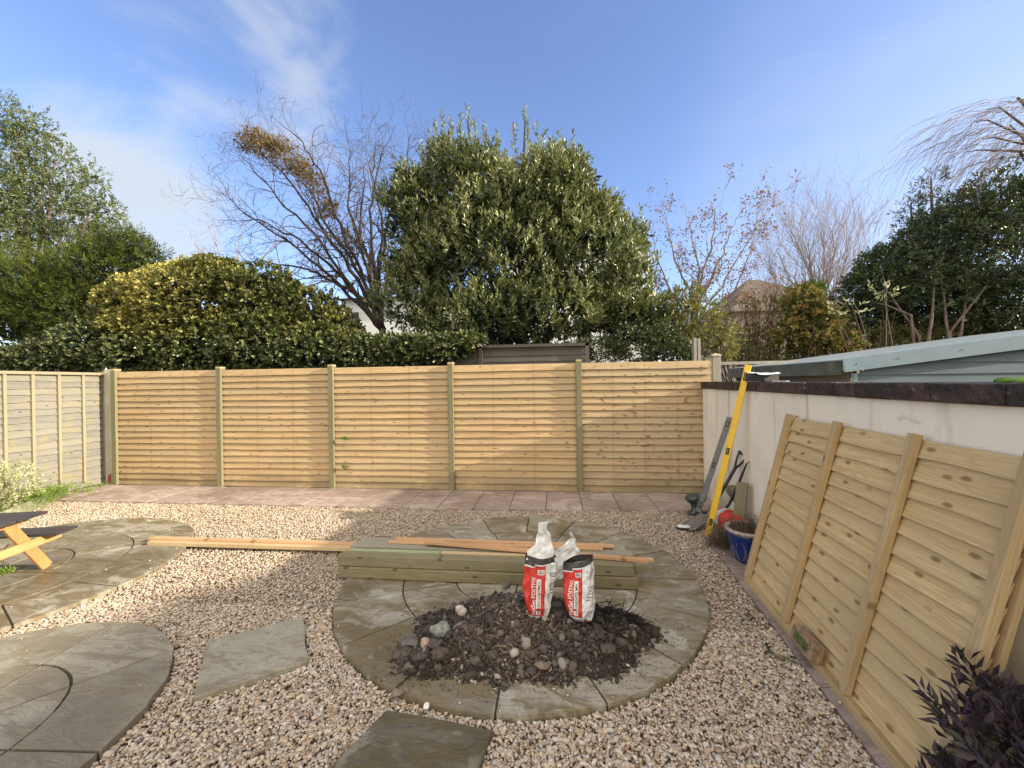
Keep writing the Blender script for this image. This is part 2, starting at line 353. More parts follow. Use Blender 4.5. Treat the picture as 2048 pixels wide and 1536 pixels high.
def slabm(name, cols, eff=.5, sc_=1., wet=.0):
    m, n, l, b = mat(name, .62, .35); g = NG(n, l); t = n.new('ShaderNodeTexCoord')
    a = n.new('ShaderNodeAttribute'); a.attribute_name = 'tint'
    cmb = n.new('ShaderNodeCombineXYZ'); 
    for i in range(3): l.new(g.m('MULTIPLY', a.outputs['Fac'], 31.+7*i), cmb.inputs[i])
    va = n.new('ShaderNodeVectorMath'); va.operation = 'ADD'; l.new(t.outputs['Object'], va.inputs[0]); l.new(cmb.outputs[0], va.inputs[1])
    mp = n.new('ShaderNodeMapping'); mp.inputs['Rotation'].default_value = (0, 0, .5); mp.inputs['Scale'].default_value = (1.0, 2.6, 1); l.new(va.outputs[0], mp.inputs[0])
    f1 = g.noise(mp.outputs[0], 1.9*sc_, 6, 1.3, .6); f2 = g.noise(t.outputs['Object'], 5*sc_, 6, .6, .6); f3 = g.noise(t.outputs['Object'], 70, 4); f4 = g.noise(mp.outputs[0], 5.5*sc_, 7, 2., .62)
    mu = g.noise(t.outputs['Object'], 1.1, 3, .4)
    wn = n.new('ShaderNodeTexWhiteNoise'); wn.noise_dimensions = '1D'; l.new(a.outputs['Fac'], wn.inputs['W'])
    c = g.mix(wn.outputs['Value'], cols[0], cols[1]); c = g.mix(g.m('MULTIPLY', g.ss(a.outputs['Fac'], .55, 1.), .55), c, cols[3]); c = g.mix(g.ss(f1, .44, .58), c, cols[2]); c = g.mix(g.ss(f4, .5, .66, 0., .7), c, cols[3])
    c = g.mix(g.ss(f2, .56, .64, 0., eff), c, (.50, .48, .41)); c = g.mix(g.ss(f3, .52, .72, 0., .35), c, (.09, .08, .06))
    c = g.mix(g.ss(mu, .45, .68, 0., .62), c, tuple(x*.55 for x in cols[2]))
    l.new(c, b.inputs['Base Color'])
    h = g.m('ADD', g.m('MULTIPLY', f4, 1.), g.m('MULTIPLY', f3, .12)); g.bump(h, .7, .012, b)
    l.new(g.ss(mu, .35, .7, .75, .38), b.inputs['Roughness'])
    return m
M['slab'] = slabm('riven_sandstone_slabs', [(.30, .265, .19), (.38, .345, .275), (.205, .162, .09), (.15, .125, .085)], .6)
M['slabb'] = slabm('grey_sandstone_slabs', [(.31, .285, .215), (.36, .325, .25), (.24, .205, .14), (.20, .175, .13)], .2)
M['slabd'] = slabm('dark_lichened_slab', [(.13, .11, .08), (.16, .14, .09), (.11, .09, .045), (.08, .07, .06)], .25)
M['redpav'] = slabm('red_concrete_paving', [(.41, .325, .28), (.48, .39, .34), (.33, .24, .20), (.25, .195, .17)], .25, 1.3)
M['concrete'] = slabm('mossy_concrete_edging', [(.36, .35, .26), (.30, .31, .2), (.2, .23, .1), (.42, .40, .33)], .2, 2)

def wallm():
    m, n, l, b = mat('cream_painted_render', .85, .2); g = NG(n, l); t = n.new('ShaderNodeTexCoord')
    f = g.noise(t.outputs['Object'], 2.2, 5, .5); f3 = g.noise(t.outputs['Object'], 90, 3)
    mp = n.new('ShaderNodeMapping'); mp.inputs['Scale'].default_value = (9, 9, .7); l.new(t.outputs['Object'], mp.inputs[0]); f2 = g.noise(mp.outputs[0], 1., 5, .4)
    c = g.mix(g.ss(f, .35, .7), (.88, .79, .63), (.80, .72, .57)); c = g.mix(g.ss(f2, .54, .74, 0., .6), c, (.36, .33, .25)); c = g.mix(g.ss(g.noise(t.outputs['Object'], 7, 6, 1.5), .60, .75, 0., .4), c, (.45, .40, .32))
    sx = n.new('ShaderNodeSeparateXYZ'); l.new(t.outputs['Object'], sx.inputs[0])
    c = g.mix(g.m('MULTIPLY', g.ss(sx.outputs[2], .0, .5, 1., 0.), g.ss(f, .4, .6, .15, .7)), c, (.33, .34, .22))
    l.new(c, b.inputs['Base Color']); g.bump(g.m('ADD', f3, g.m('MULTIPLY', f, 3.)), .25, .004, b); return m
M['wall'] = wallm()
def copem():
    m, n, l, b = mat('blackened_brick_coping', .6, .35); g = NG(n, l); t = n.new('ShaderNodeTexCoord'); a = n.new('ShaderNodeAttribute'); a.attribute_name = 'tint'
    f = g.noise(t.outputs['Object'], 9, 6, .6); f2 = g.noise(t.outputs['Object'], 26, 5, .3)
    c = g.mix(a.outputs['Fac'], (.035, .027, .026), (.075, .045, .04)); c = g.mix(g.ss(f, .45, .7), c, (.012, .011, .011)); c = g.mix(g.ss(f2, .62, .74, 0., .6), c, (.28, .27, .24))
    l.new(c, b.inputs['Base Color']); g.bump(g.m('ADD', f2, f), .9, .02, b); return m
M['coping'] = copem()
def potm():
    m, n, l, b = mat('cobalt_blue_glaze', .12, .6); g = NG(n, l); t = n.new('ShaderNodeTexCoord'); f = g.noise(t.outputs['Object'], 7, 4, .4)
    l.new(g.mix(g.ss(f, .35, .7), (.008, .02, .16), (.015, .03, .07)), b.inputs['Base Color']); return m
M['pot'] = potm()
M['potline'] = plain('pale_painted_grass', (.16, .20, .24), .25, .5, 0, .3, 30)
M['soil'] = plain('wet_black_soil', (.040, .029, .022), .9, .3, 0, .7, 45, 1.)

# ------------------------------------------------------------------ setting
g_ = MB(); g_.add([(-250,-250,-.06),(250,-250,-.06),(250,250,-.06),(-250,250,-.06)], [(0,1,2,3)]); tag(g_.build('ground', M['lawn']), kind='structure')
g_ = MB(); nx, ny = 60, 40
X, Y = np.meshgrid(np.linspace(-7.75, 2.2, nx), np.linspace(-.6, 6.2, ny)); Z = -.022+.006*np.sin(X*3.1+Y*2.)+.005*np.sin(Y*5.3-X)
V = np.c_[X.ravel(), Y.ravel(), Z.ravel()]; F = [(j*nx+i, j*nx+i+1, (j+1)*nx+i+1, (j+1)*nx+i) for j in range(ny-1) for i in range(nx-1)]
tag(link('gravel_bed', np_mesh('gravel_bed', V, F, np.full(len(V), .5), smooth=True), M['sand']), kind='structure')

def pav_front(x): return 4.99+max(0, (x+.8))*.045
def strip_x(y): return 1.615-(5.93-y)*WK
# red paving along the fence (two rows) and along the wall
pv = MB(); x = -7.56; i = 0
while x < 2.0:
    for row in range(2):
        y0a, y1a = pav_front(x), 5.86; ym = (y0a+y1a)/2
        ya, yb = (y0a, ym) if row == 0 else (ym, y1a)
        z = .004*random.random()+.012; x1 = min(x+.463, 2.02)
        pv.box((x+.004, ya+.004, -.02), (x1-.004, yb-.004, z+.004*random.random()))
    x += .463
y = 4.93
while y > -.4:
    a, b = y, y-.45
    pv.add([(strip_x(a), a-.004, -.02), (wall_x(a)-.01, a-.004, -.02), (wall_x(b)-.01, b+.004, -.02), (strip_x(b), b+.004, -.02),
            (strip_x(a), a-.004, .012), (wall_x(a)-.01, a-.004, .014), (wall_x(b)-.01, b+.004, .015), (strip_x(b), b+.004, .011)],
           [(0,1,2,3),(7,6,5,4),(0,4,5,1),(1,5,6,2),(2,6,7,3),(3,7,4,0)])
    y -= .45
tag(pv.build('paving', M['redpav'], bevel=.003), kind='structure')
mb = MB(); mb.add([(-7.58, 4.98, -.004), (-.8, 4.99, -.004), (2.0, 5.1, -.004), (2.0, 5.9, -.004), (-7.58, 5.9, -.004)], [(0,1,2,3,4)])
tag(mb.build('paving_joints', M['mortar']), kind='structure')

def disc(name, c, rings, mt, ztop=.03, a0=.03):
    """ring paved round patio: each slab its own block of one structure mesh"""
    mb = MB(); gap = .006
    for (r0, r1, n, ao) in rings:
        for k in range(n):
            s = 2*pi/n; t0, t1 = ao+k*s, ao+(k+1)*s; m_ = max(3, int((t1-t0)*r1/.06)); tz = random.uniform(-.0025, .0025); ti = random.random()
            g0 = gap/max(r0, .12); g1 = gap/r1; V = []; Fc = []
            rr = [r0+gap if r0 > 0 else .02, (r0+r1)/2, r1-(gap if r1 < rings[-1][1]-.01 else 0)]
            for ri, r in enumerate(rr):
                gg = [g0, (g0+g1)/2, g1][ri]
                for i in range(m_+1):
                    t = t0+gg+(t1-t0-2*gg)*i/m_; rj = r+(random.uniform(-.006, .006) if ri == 2 and r1 >= rings[-1][1]-.01 else random.uniform(-.002, .002))
                    V.append((c[0]+rj*cos(t), c[1]+rj*sin(t), ztop+tz+random.uniform(-.0012, .0012)))
            nb = len(V)
            for q in V[:]: V.append((q[0], q[1], -.03))
            w_ = m_+1
            for ri in range(2):
                for i in range(m_): Fc.append((ri*w_+i, (ri+1)*w_+i, (ri+1)*w_+i+1, ri*w_+i+1))
            for i in range(m_):
                Fc.append((2*w_+i, nb+2*w_+i, nb+2*w_+i+1, 2*w_+i+1)); Fc.append((i+1, nb+i+1, nb+i, i))
            for ri in range(2):
                Fc.append((ri*w_, nb+ri*w_, nb+(ri+1)*w_, (ri+1)*w_)); Fc.append(((ri+1)*w_+m_, nb+(ri+1)*w_+m_, nb+ri*w_+m_, ri*w_+m_))
            mb.add(V, Fc, ti)
    o = mb.build(name, mt, bevel=.004, smooth=False, fix=True); tag(o, kind='structure')
    b = MB(); R1 = rings[-1][1]-.012; b.prism([(c[0]+R1*cos(t), c[1]+R1*sin(t)) for t in np.linspace(0, 2*pi, 64, endpoint=False)], -.03, ztop-.009)
    tag(b.build('patio_bed', M['mortar']), kind='structure')
BIG = (-.3236, 3.296); LB = (-4.92, 2.93); LF = (-2.93, 1.46); D2 = pi/180
disc('patio', BIG, [(0, .52, 4, 0), (.52, .93, 8, 22*D2), (.93, 1.41, 16, .5*D2)], M['slab'])
disc('patio', LB, [(0, .52, 4, .1), (.52, .93, 8, 5*D2), (.93, 1.41, 16, -4*D2)], M['slab'])
disc('patio', LF, [(0, .52, 8, 4*D2), (.52, .935, 8, 4*D2)], M['slabb'], .032)

def slab_thing(label, pts, mt, z=.03):
    c = np.mean(pts, 0); n = len(pts); P = []
    for i in range(n):
        a, b = np.array(pts[i]), np.array(pts[(i+1) % n])
        for k in range(8):
            p = a+(b-a)*k/8; P.append(p+rng.normal(0, .0035, 2) if k else p)
    mb = MB(); mb.prism([tuple(p) for p in P], -.03, z, .4)
    return tag(mb.build('stepping_stone', mt, bevel=.004, fix=True), label, 'paving slab')
slab_thing('pale grey sandstone stepping slab in gravel left of the large round patio', [(-1.86,1.84),(-1.44,2.15),(-1.74,2.57),(-2.18,2.26)], M['slabb'])
slab_thing('dark lichen-spotted stepping slab nearest the viewer at the foot of the round patio', [(-1.05,1.30),(-.38,1.32),(-.31,1.80),(-.84,1.86)], M['slabd'])

# gravel stones ------------------------------------------------------------
def ico(sub):
    bm = bmesh.new(); bmesh.ops.create_icosphere(bm, subdivisions=sub, radius=1); V = np.array([v.co[:] for v in bm.verts]); F = np.array([[v.index for v in f.verts] for f in bm.faces]); bm.free(); return V, F
def scatter(P, size, sub, tint, nt_=12, flat=(.45, .8), ang=.22, tilt=.5):
    V0, F0 = ico(sub); n = len(P); T = []
    for k in range(nt_):
        v = V0.copy(); d = rng.normal(size=(5, 3)); 
        for q in d: q /= np.linalg.norm(q); h = v@q; lim = rng.uniform(.55, .85); v -= np.outer(np.maximum(h-lim, 0), q)
        v *= (1+ang*np.sin(v@rng.normal(size=3)*2.3+rng.uniform(0, 6)))[:, None]; T.append(v)
    T = np.array(T); idx = rng.integers(0, nt_, n); v = T[idx]
    s = np.c_[rng.uniform(.8, 1.3, n), rng.uniform(.6, .95, n), rng.uniform(flat[0], flat[1], n)]*size[:, None]
    v = v*s[:, None, :]
    a = rng.uniform(0, 2*pi, n); bx = rng.normal(0, tilt, n)
    ca, sa, cb, sb = np.cos(a), np.sin(a), np.cos(bx), np.sin(bx)
    y = v[..., 1]*cb[:, None]-v[..., 2]*sb[:, None]; z = v[..., 1]*sb[:, None]+v[..., 2]*cb[:, None]; x = v[..., 0]
    o = np.stack([x*ca[:, None]-y*sa[:, None], x*sa[:, None]+y*ca[:, None], z], -1)+P[:, None, :]
    F = (F0[None]+(np.arange(n)*len(V0))[:, None, None]).reshape(-1, 3)
    return o.reshape(-1, 3), F, np.repeat(tint, len(V0))
def in_poly(p, poly):
    c = np.zeros(len(p), bool); n = len(poly)
    for i in range(n):
        a, b = poly[i], poly[(i+1) % n]; cond = ((a[1] > p[:, 1]) != (b[1] > p[:, 1]))
        c ^= cond & (p[:, 0] < (b[0]-a[0])*(p[:, 1]-a[1])/((b[1]-a[1]) or 1e-9)+a[0])
    return c
def gravel_pts(n, x0, x1, y0, y1):
    p = rng.uniform((x0, y0), (x1, y1), (n, 2)); k = np.ones(n, bool)
    for c, r in ((BIG, 1.418), (LB, 1.418), (LF, .942)): k &= np.hypot(p[:, 0]-c[0], p[:, 1]-c[1]) > r
    k &= p[:, 1] < 4.985+np.maximum(0, p[:, 0]+.8)*.045; k &= p[:, 0] < strip_x(p[:, 1])-.005; k &= p[:, 0] > -7.3
    for poly in ([(-1.86,1.84),(-1.44,2.15),(-1.74,2.57),(-2.18,2.26)], [(-1.05,1.30),(-.38,1.32),(-.31,1.80),(-.84,1.86)]): k &= ~in_poly(p, poly)
    return p[k]
near = gravel_pts(125000, -3.6, 1.6, .35, 2.7); far = gravel_pts(250000, -7.3, 1.7, .35, 5.15)
far = far[~((far[:, 0] > -3.6) & (far[:, 1] < 2.7))]
def gtint(p):
    t = rng.random(len(p)); wv = np.sin(p[:, 0]*2.1+1)*np.sin(p[:, 1]*1.7+.5); return np.clip(t+wv*.07*(rng.random(len(p))), 0, 1)
sz = rng.lognormal(math.log(.0083), .27, len(near)); P = np.c_[near, rng.uniform(-.012, .006, len(near))]
a = scatter(P, sz, 2, gtint(near), 16)
sz = rng.lognormal(math.log(.0082), .26, len(far)); P = np.c_[far, rng.uniform(-.012, .005, len(far))]
b = scatter(P, sz, 1, gtint(far), 12)
st = []
for (c_, r_q, n_q) in ((BIG, 1.40, 120), (LB, 1.40, 90), (LF, .93, 60)):
    an = rng.uniform(0, 2*pi, n_q); rq = r_q*(1-.30*rng.random(n_q)**3); st.append(np.c_[c_[0]+rq*np.cos(an), c_[1]+rq*np.sin(an), np.full(n_q, .036)])
q_ = np.c_[rng.uniform(-7, 1.9, 110), 5.0+.5*rng.random(110)**3, np.full(110, .022)]; st.append(q_)
q_ = rng.uniform(0, 1, (60, 2)); yy = 1+3.8*q_[:, 0]; st.append(np.c_[strip_x(yy)+.03+.2*q_[:, 1]**3, yy, np.full(60, .022)])
st = np.concatenate(st); c3 = scatter(st, rng.uniform(.003, .009, len(st)), 1, rng.random(len(st)), 10)
V = np.r_[a[0], b[0], c3[0]]; F = np.r_[a[1], b[1]+len(a[0]), c3[1]+len(a[0])+len(b[0])]
tag(link('gravel', np_mesh('gravel', V, F, np.r_[a[2], b[2], c3[2]], smooth=True), M['stones']), kind='stuff')

# ------------------------------------------------------------------ new fence
FY = 5.93; X0 = -7.29; SP = 1.905; FH = 1.887
def slat_panel(width, n=19, h=FH-.015, seed=1, axis='x', seg=14, pitch=None, wav=1., thick=.016, out=.038):
    """lapped boards in local x (0..width), front towards -y, z up"""
    r = random.Random(seed); mb = MB(); pitch = pitch or h/n
    for k in range(n):
        z0 = k*pitch; z1 = z0+pitch*1.22; V = []; Fc = []; ph = [r.uniform(0, 6) for _ in range(4)]
        last = k == n-1
        if last: z1 = z0+pitch
        for i in range(seg+1):
            x = width*i/seg; wv = wav*(.0026*sin(x*3.1+ph[0])+.0020*sin(x*8+ph[1])); wy = .0018*sin(x*4+ph[2])
            V += [(x, -out+wy, z0+wv), (x, -.006+wy*.3-(.004 if last else 0), z1), (x, 0.0, z1), (x, -out+thick+wy, z0+wv)]
        for i in range(seg):
            o = 4*i
            for j in range(4): Fc.append((o+j, o+4+j, o+4+(j+1) % 4, o+(j+1) % 4))
        Fc += [(0, 1, 2, 3), (4*seg+3, 4*seg+2, 4*seg+1, 4*seg)]
        mb.add(V, Fc, r.random())
    return mb
labels = ['gold sunlit slat panel at the left corner', 'evenly gold slat panel, second from the left corner', 'slat panel with green ivy sprigs at its left post',
          'slat panel crossed by the diagonal shadow edge', 'knotty stained slat panel touching the cream wall']
PW = SP-.078
fence = empty('garden_fence', (X0, FY, 0), 'new golden overlap timber fence with five panels along the back of the garden', 'fence')
def dupe(o, x, label=None):
    c = o.copy(); col.objects.link(c); c.parent = fence; c.location = (x, 0, o.location[2])
    if label: c['label'] = label
    for ch in list(o.children):
        k = ch.copy(); col.objects.link(k); k.parent = c
    return c
def loc_build(mb, name, mt, parent, bevel=0, fix=True):
    o = mb.build(name, mt, None, bevel, fix=fix); o.parent = parent; return o
pa = loc_build(slat_panel(PW, seed=3), 'slat_panel', M['slat'], fence); pa.location = (.042, 0, .012); pa['label'] = labels[0]
for i in range(1, 4):
    me2 = slat_panel(PW, seed=3+i); o = loc_build(me2, 'slat_panel', M['slat'], fence); o.location = (SP*i+.042, 0, .012); o['label'] = labels[i]
o = loc_build(slat_panel(1.80, seed=11), 'slat_panel', M['slat_st'], fence); o.location = (SP*4+.042, 0, .012); o['label'] = labels[4]
b = MB(); b.box((-.040, -.074, -.3), (.040, .03, FH+.02)); ps = loc_build(b, 'fence_post', M['postg'], fence, .003); ps.location = (0, 0, 0)
b = MB(); b.box((-.040, -.074, FH+.0205), (.040, .03, FH+.045)); loc_build(b, 'post_top', M['postend'], ps, .002)
for i in range(1, 5): dupe(ps, SP*i)
# square posts at the corners
b = MB(); b.box((2.10, 5.93, -.2), (2.20, 6.03, 1.93), .3); o = b.build('corner_post', M['postg'], bevel=.004); tag(o, 'dark green timber post at right end of the new fence', 'fence post')
r_ = empty('corner_post', (2.27, 6.0, 0), 'pale grey square post with pointed cap above the cream wall corner', 'fence post')
b = MB(); b.box((2.205, 5.93, 0), (2.315, 6.04, 1.945), .6); b.build('post_shaft', M['greypost'], r_, bevel=.004)
b = MB(); b.add([(2.195,5.92,1.945),(2.325,5.92,1.945),(2.325,6.05,1.945),(2.195,6.05,1.945),(2.195,5.92,1.965),(2.325,5.92,1.965),(2.325,6.05,1.965),(2.195,6.05,1.965),(2.26,5.985,1.99)],
                [(3,2,1,0),(0,1,5,4),(1,2,6,5),(2,3,7,6),(3,0,4,7),(4,5,8),(5,6,8),(6,7,8),(7,4,8)]); b.build('post_cap', M['oldpost'], r_)
# sprigs through the fence
def leaf_arrays(P, D, Ln, Wd, fold=.25, shape='kite', up=None):
    n = len(P); D = D/np.linalg.norm(D, axis=1, keepdims=True)
    a = rng.normal(size=(n, 3)) if up is None else up+rng.normal(size=(n, 3))*.5
    S = np.cross(D, a); S /= np.linalg.norm(S, axis=1, keepdims=True)+1e-9; Nn = np.cross(S, D)
    Ln = np.broadcast_to(Ln, n)[:, None]; Wd = np.broadcast_to(Wd, n)[:, None]
    if shape == 'kite':
        b, t = P, P+D*Ln-Nn*Ln*.10; m = P+D*Ln*.45; l = m-S*Wd/2+Nn*Wd*fold; r = m+S*Wd/2+Nn*Wd*fold
        V = np.stack([b, r, t, l], 1).reshape(-1, 3); i = np.arange(n)[:, None]*4
        F = np.concatenate([i+[0, 1, 2], i+[0, 2, 3]], 1).reshape(-1, 3); return V, F, 4
    b = P; t = P+D*Ln-Nn*Ln*.12
    l1 = P+D*Ln*.3-S*Wd*.5+Nn*Wd*fold; r1 = P+D*Ln*.3+S*Wd*.5+Nn*Wd*fold; l2 = P+D*Ln*.75-S*Wd*.36+Nn*Wd*fold*.6; r2 = P+D*Ln*.75+S*Wd*.36+Nn*Wd*fold*.6
    V = np.stack([b, r1, r2, t, l2, l1], 1).reshape(-1, 3); i = np.arange(n)[:, None]*6
    F = np.concatenate([i+[0, 1, 2, 3], i+[0, 3, 4, 5]], 1).reshape(-1, 4); return V, F, 6
def leaves(name, mt, P, D, Ln, Wd, tint, parent=None, fold=.25, shape='kite', up=None):
    V, F, k = leaf_arrays(np.asarray(P, float), np.asarray(D, float), Ln, Wd, fold, shape, up)
    return link(name, np_mesh(name, V, F, np.repeat(tint, k), off=ploc(parent)), mt, parent)
for (u, v, s, lb) in ((690, 876, .5, 'upper'), (690, 933, 1., 'lower')):
    p = at(u, v, 5.88); n = 14; P = p+rng.normal(0, 1, (n, 3))*(.03*s, .008, .012*s); D = rng.normal(0, 1, (n, 3))*(1, .4, .6)+(.5, -.5, 0)
    tag(leaves('ivy_sprig', M['fresh'], P+(0, -.02, 0), D, .045, .03, rng.random(n)*.6, shape='oval'), '%s green ivy sprig poking through the slats beside a post' % lb, 'ivy sprig')

# ------------------------------------------------------------------ left boundary fence
LX = -7.6
def lfence():
    root = empty('weathered_fence_panel', (LX, 4.9, 0), 'weathered silvery overlap panel with vertical battens on the left boundary', 'fence panel')
    mb = MB(); r = random.Random(5); n = 18; h = 1.81; pitch = h/n; seg = 40; y0, y1 = 4.08, 6.0
    for k in range(n):
        z0 = .02+k*pitch; z1 = z0+pitch*1.25; V = []; Fc = []; ph = [r.uniform(0, 6) for _ in range(4)]
        for i in range(seg+1):
            y = y0+(y1-y0)*i/seg; wv = .008*sin(y*5+ph[0])+.005*sin(y*13+ph[1])+.002*sin(y*31+ph[3]); wx = .004*sin(y*7+ph[2])
            V += [(LX+.024+wx, y, z0+wv), (LX+.004, y, z1), (LX-.003, y, z1), (LX+.012+wx, y, z0+wv)]
        for i in range(seg):
            o = 4*i
            for j in range(4): Fc.append((o+j, o+(j+1) % 4, o+4+(j+1) % 4, o+4+j))
        mb.add(V, Fc, r.random())
    mb.build('boards', M['old'], root, fix=True)
    for y in (4.1, 4.41, 4.72, 5.02, 5.33, 5.645, 5.955):
        b = MB(); b.box((LX+.012, y-.018, .1), (LX+.052, y+.018, 1.83)); b.build('batten', M['oldz'], root, bevel=.003)
    b = MB(); b.box((LX-.01, 4.05, 1.8305), (LX+.065, 6.0, 1.875)); b.build('top_rail', M['oldz'], root, bevel=.004)
lfence()
r_ = empty('square_post', (-7.47, 5.98, 0), 'pale square post with red smear at its foot in the left corner', 'fence post')
b = MB(); b.box((-7.545, 5.93, -.2), (-7.41, 6.05, 1.93)); b.build('post_shaft', M['oldpost'], r_, bevel=.006)
b = MB(); b.add([(-7.50,5.927,.02),(-7.435,5.927,.02),(-7.44,5.927,.19),(-7.50,5.927,.14)], [(0,1,2,3)]); b.build('red_smear', M['redmark'], r_)
# raised bed edging
b = MB(); b.beam((-7.42, 5.28, .06), (-6.75, 4.30, .06), .04, .17, tint=.4); b.beam((-6.75, 4.30, .06), (-6.5, 3.7, .06), .04, .17, tint=.7)
tag(b.build('bed_edging', M['concrete'], bevel=.006), 'mossy pale concrete edging board of the bed in the left corner', 'garden edging')
b = MB(); b.prism([(-7.6,3.2),(-6.55,3.2),(-6.52,3.7),(-6.78,4.3),(-7.43,5.26),(-7.6,5.4)], -.02, .07); tag(b.build('soil_bed', M['earth']), kind='structure')

# ------------------------------------------------------------------ cream wall, coping
root = empty('garden_wall', (1.9, 3, 0), 'cream rendered garden wall with blackened brick coping on the right', 'wall')
def wseg(y0, y1, xo0, xo1, z0, z1, mb, t=None):
    a, b = wall_x(y0), wall_x(y1)
    mb.add([(a+xo0,y0,z0),(a+xo1,y0,z0),(b+xo1,y1,z0),(b+xo0,y1,z0),(a+xo0,y0,z1),(a+xo1,y0,z1),(b+xo1,y1,z1),(b+xo0,y1,z1)],
           [(0,1,2,3),(7,6,5,4),(0,4,5,1),(1,5,6,2),(2,6,7,3),(3,7,4,0)], t)
b = MB(); wseg(-.8, 5.90, .0, .21, -.1, 1.492, b, .5); b.build('render', M['wall'], root, fix=True)
b = MB(); y = 5.9; r = random.Random(8)
while y > -.7:
    ln = r.uniform(.21, .36); wseg(y-ln+.004, y, -.028+r.uniform(-.006, .006), .245, 1.494+r.uniform(-.004, .003), 1.585+r.uniform(-.006, .006), b, r.random()); y -= ln
b.build('coping', M['coping'], root, bevel=.008, fix=True)
mb = MB()
for u in (2000, 2040, 1762):
    p = on_wall(u, 779, -.02); 
    if u == 1762: continue
    mb.lathe([(.001, 0), (.034, .002), (.03, .014), (.015, .022), (.001, .024)], (p[0]+.02, p[1], 1.583), 10)
mb.build('moss_cushion', M['fresh'], root, smooth=True)
# pack of slates with paper on coping
p = on_wall(1518, 768, -.05); root = empty('slate_pack', (p[0], p[1], 1.59), 'strapped pack of dark slates under white paper on the wall coping', 'slates')
b = MB()
for k in range(5): b.beam((p[0]-.02, p[1]+.10+.008*k % .02, 1.598+.0145*k), (p[0]+.06, p[1]-.12, 1.598+.0145*k), .16, .012)
b.build('slates', M['slate'], root)
b = MB(); V = []; n_ = 9
for i in range(n_):
    for j in range(5):
        s, t = i/(n_-1), j/4; V.append((p[0]-.11+.2*t+.03*s, p[1]+.13-.29*s, 1.672+.008*sin(s*7)+.006*sin(t*5+s*3)-.02*(s > .9)))
V2 = [(q[0], q[1], q[2]-.003) for q in V]
b.add(V, [(i*5+j, i*5+j+1, (i+1)*5+j+1, (i+1)*5+j) for i in range(n_-1) for j in range(4)]); b.build('paper_sheet', M['white'], root)
# white offcut on the coping
p = on_wall(1558, 768, -.05); b = MB(); b.beam((p[0], p[1]+.08, 1.592), (p[0]+.02, p[1]-.1, 1.592), .03, .006); tag(b.build('white_strip', M['white']), 'thin white strip lying on the coping beside the slates', 'strip')

# ------------------------------------------------------------------ blue-grey shed beyond the wall
SX, SY0, SY1 = 3.10, 4.65, 7.5; SL = .125
root = empty('garden_shed', (SX+1.8, 6, 0), 'blue-grey painted timber shed with felted low roof beyond the cream wall', 'shed')
def roofz(x): return 1.795+(x-SX)*SL
b = MB(); RX = 6.9
b.add([(SX-.04,SY0-.03,roofz(SX-.04)),(RX,SY0-.03,roofz(RX)),(RX,SY1,roofz(RX)),(SX-.04,SY1,roofz(SX-.04)),
       (SX-.04,SY0-.03,roofz(SX-.04)+.02),(RX,SY0-.03,roofz(RX)+.02),(RX,SY1,roofz(RX)+.02),(SX-.04,SY1,roofz(SX-.04)+.02),
       (10.6,SY0-.03,roofz(SX-.04)),(10.6,SY1,roofz(SX-.04)),(10.6,SY0-.03,roofz(SX-.04)+.02),(10.6,SY1,roofz(SX-.04)+.02)],
      [(0,1,2,3),(7,6,5,4),(0,4,5,1),(2,6,7,3),(3,7,4,0),(1,8,9,2),(6,11,10,5),(1,5,10,8),(8,10,11,9),(9,11,6,2)]); b.build('roof', M['felt'], root, fix=True)
b = MB(); b.box((SX-.065, SY0+.0, 1.64), (SX-.042, SY1, 1.80)); b.build('eave_felt', M['feltd'], root, bevel=.006)
b = MB(); zt = .018; th = .142
b.add([(SX-.06,SY0-.056,roofz(SX)+zt-th),(RX,SY0-.056,roofz(RX)+zt-th),(RX,SY0-.056,roofz(RX)+zt+.012),(SX-.075,SY0-.056,roofz(SX)+zt+.004),
       (SX-.06,SY0-.034,roofz(SX)+zt-th),(RX,SY0-.034,roofz(RX)+zt-th),(RX,SY0-.034,roofz(RX)+zt+.012),(SX-.075,SY0-.034,roofz(SX)+zt+.004)],
      [(3,2,1,0),(4,5,6,7),(0,1,5,4),(1,2,6,5),(2,3,7,6),(3,0,4,7)]); b.build('fascia_board', M['fascia'], root, bevel=.003, fix=True)
for x in (SX+.05, SX+.45, SX+1.05, SX+1.7, SX+2.3): b = MB(); b.tube([(x, SY0-.06, roofz(x)-.045), (x, SY0-.055, roofz(x)-.045)], .006, 8); b.build('screw', M['black'], root)
b = MB(); z = .2; k = 0
while z < 2.6:
    xl = SX+.10
    zt_ = z+.125
    # board follows the rake: left end where the rake passes this board
    rk = lambda q: max(xl, SX+(q-1.73)/SL)
    xb, xt = rk(z), rk(zt_)
    if xt < RX: b.add([(xb,SY0,z),(RX,SY0,z),(RX,SY0+.012,zt_),(xt,SY0+.012,zt_),(xb,SY0+.02,z),(RX,SY0+.02,z),(RX,SY0+.02,zt_),(xt,SY0+.02,zt_)], [(3,2,1,0),(4,5,6,7),(0,1,5,4),(1,2,6,5),(2,3,7,6),(3,0,4,7)])
    z += .12
b.build('weatherboards', M['shed'], root, fix=True)
b = MB(); b.box((SX+.06, SY0-.006, .1), (SX+.099, SY0+.03, 1.66)); b.build('corner_trim', M['fascia'], root)
b = MB(); b.box((SX+.04, SY0+.04, .1), (SX+.06, SY1-.1, 1.70)); b.build('side_wall', M['brownf'], root)
# neighbour's pale rail beyond the end post
b = MB(); b.box((2.33, 6.2, 1.83), (4.6, 6.24, 1.875)); b.box((2.33, 6.2, 1.70), (2.36, 6.24, 1.829)); tag(b.build('fence_rail', M['greypost']), 'thin pale grey rail running right from the capped post', 'rail')

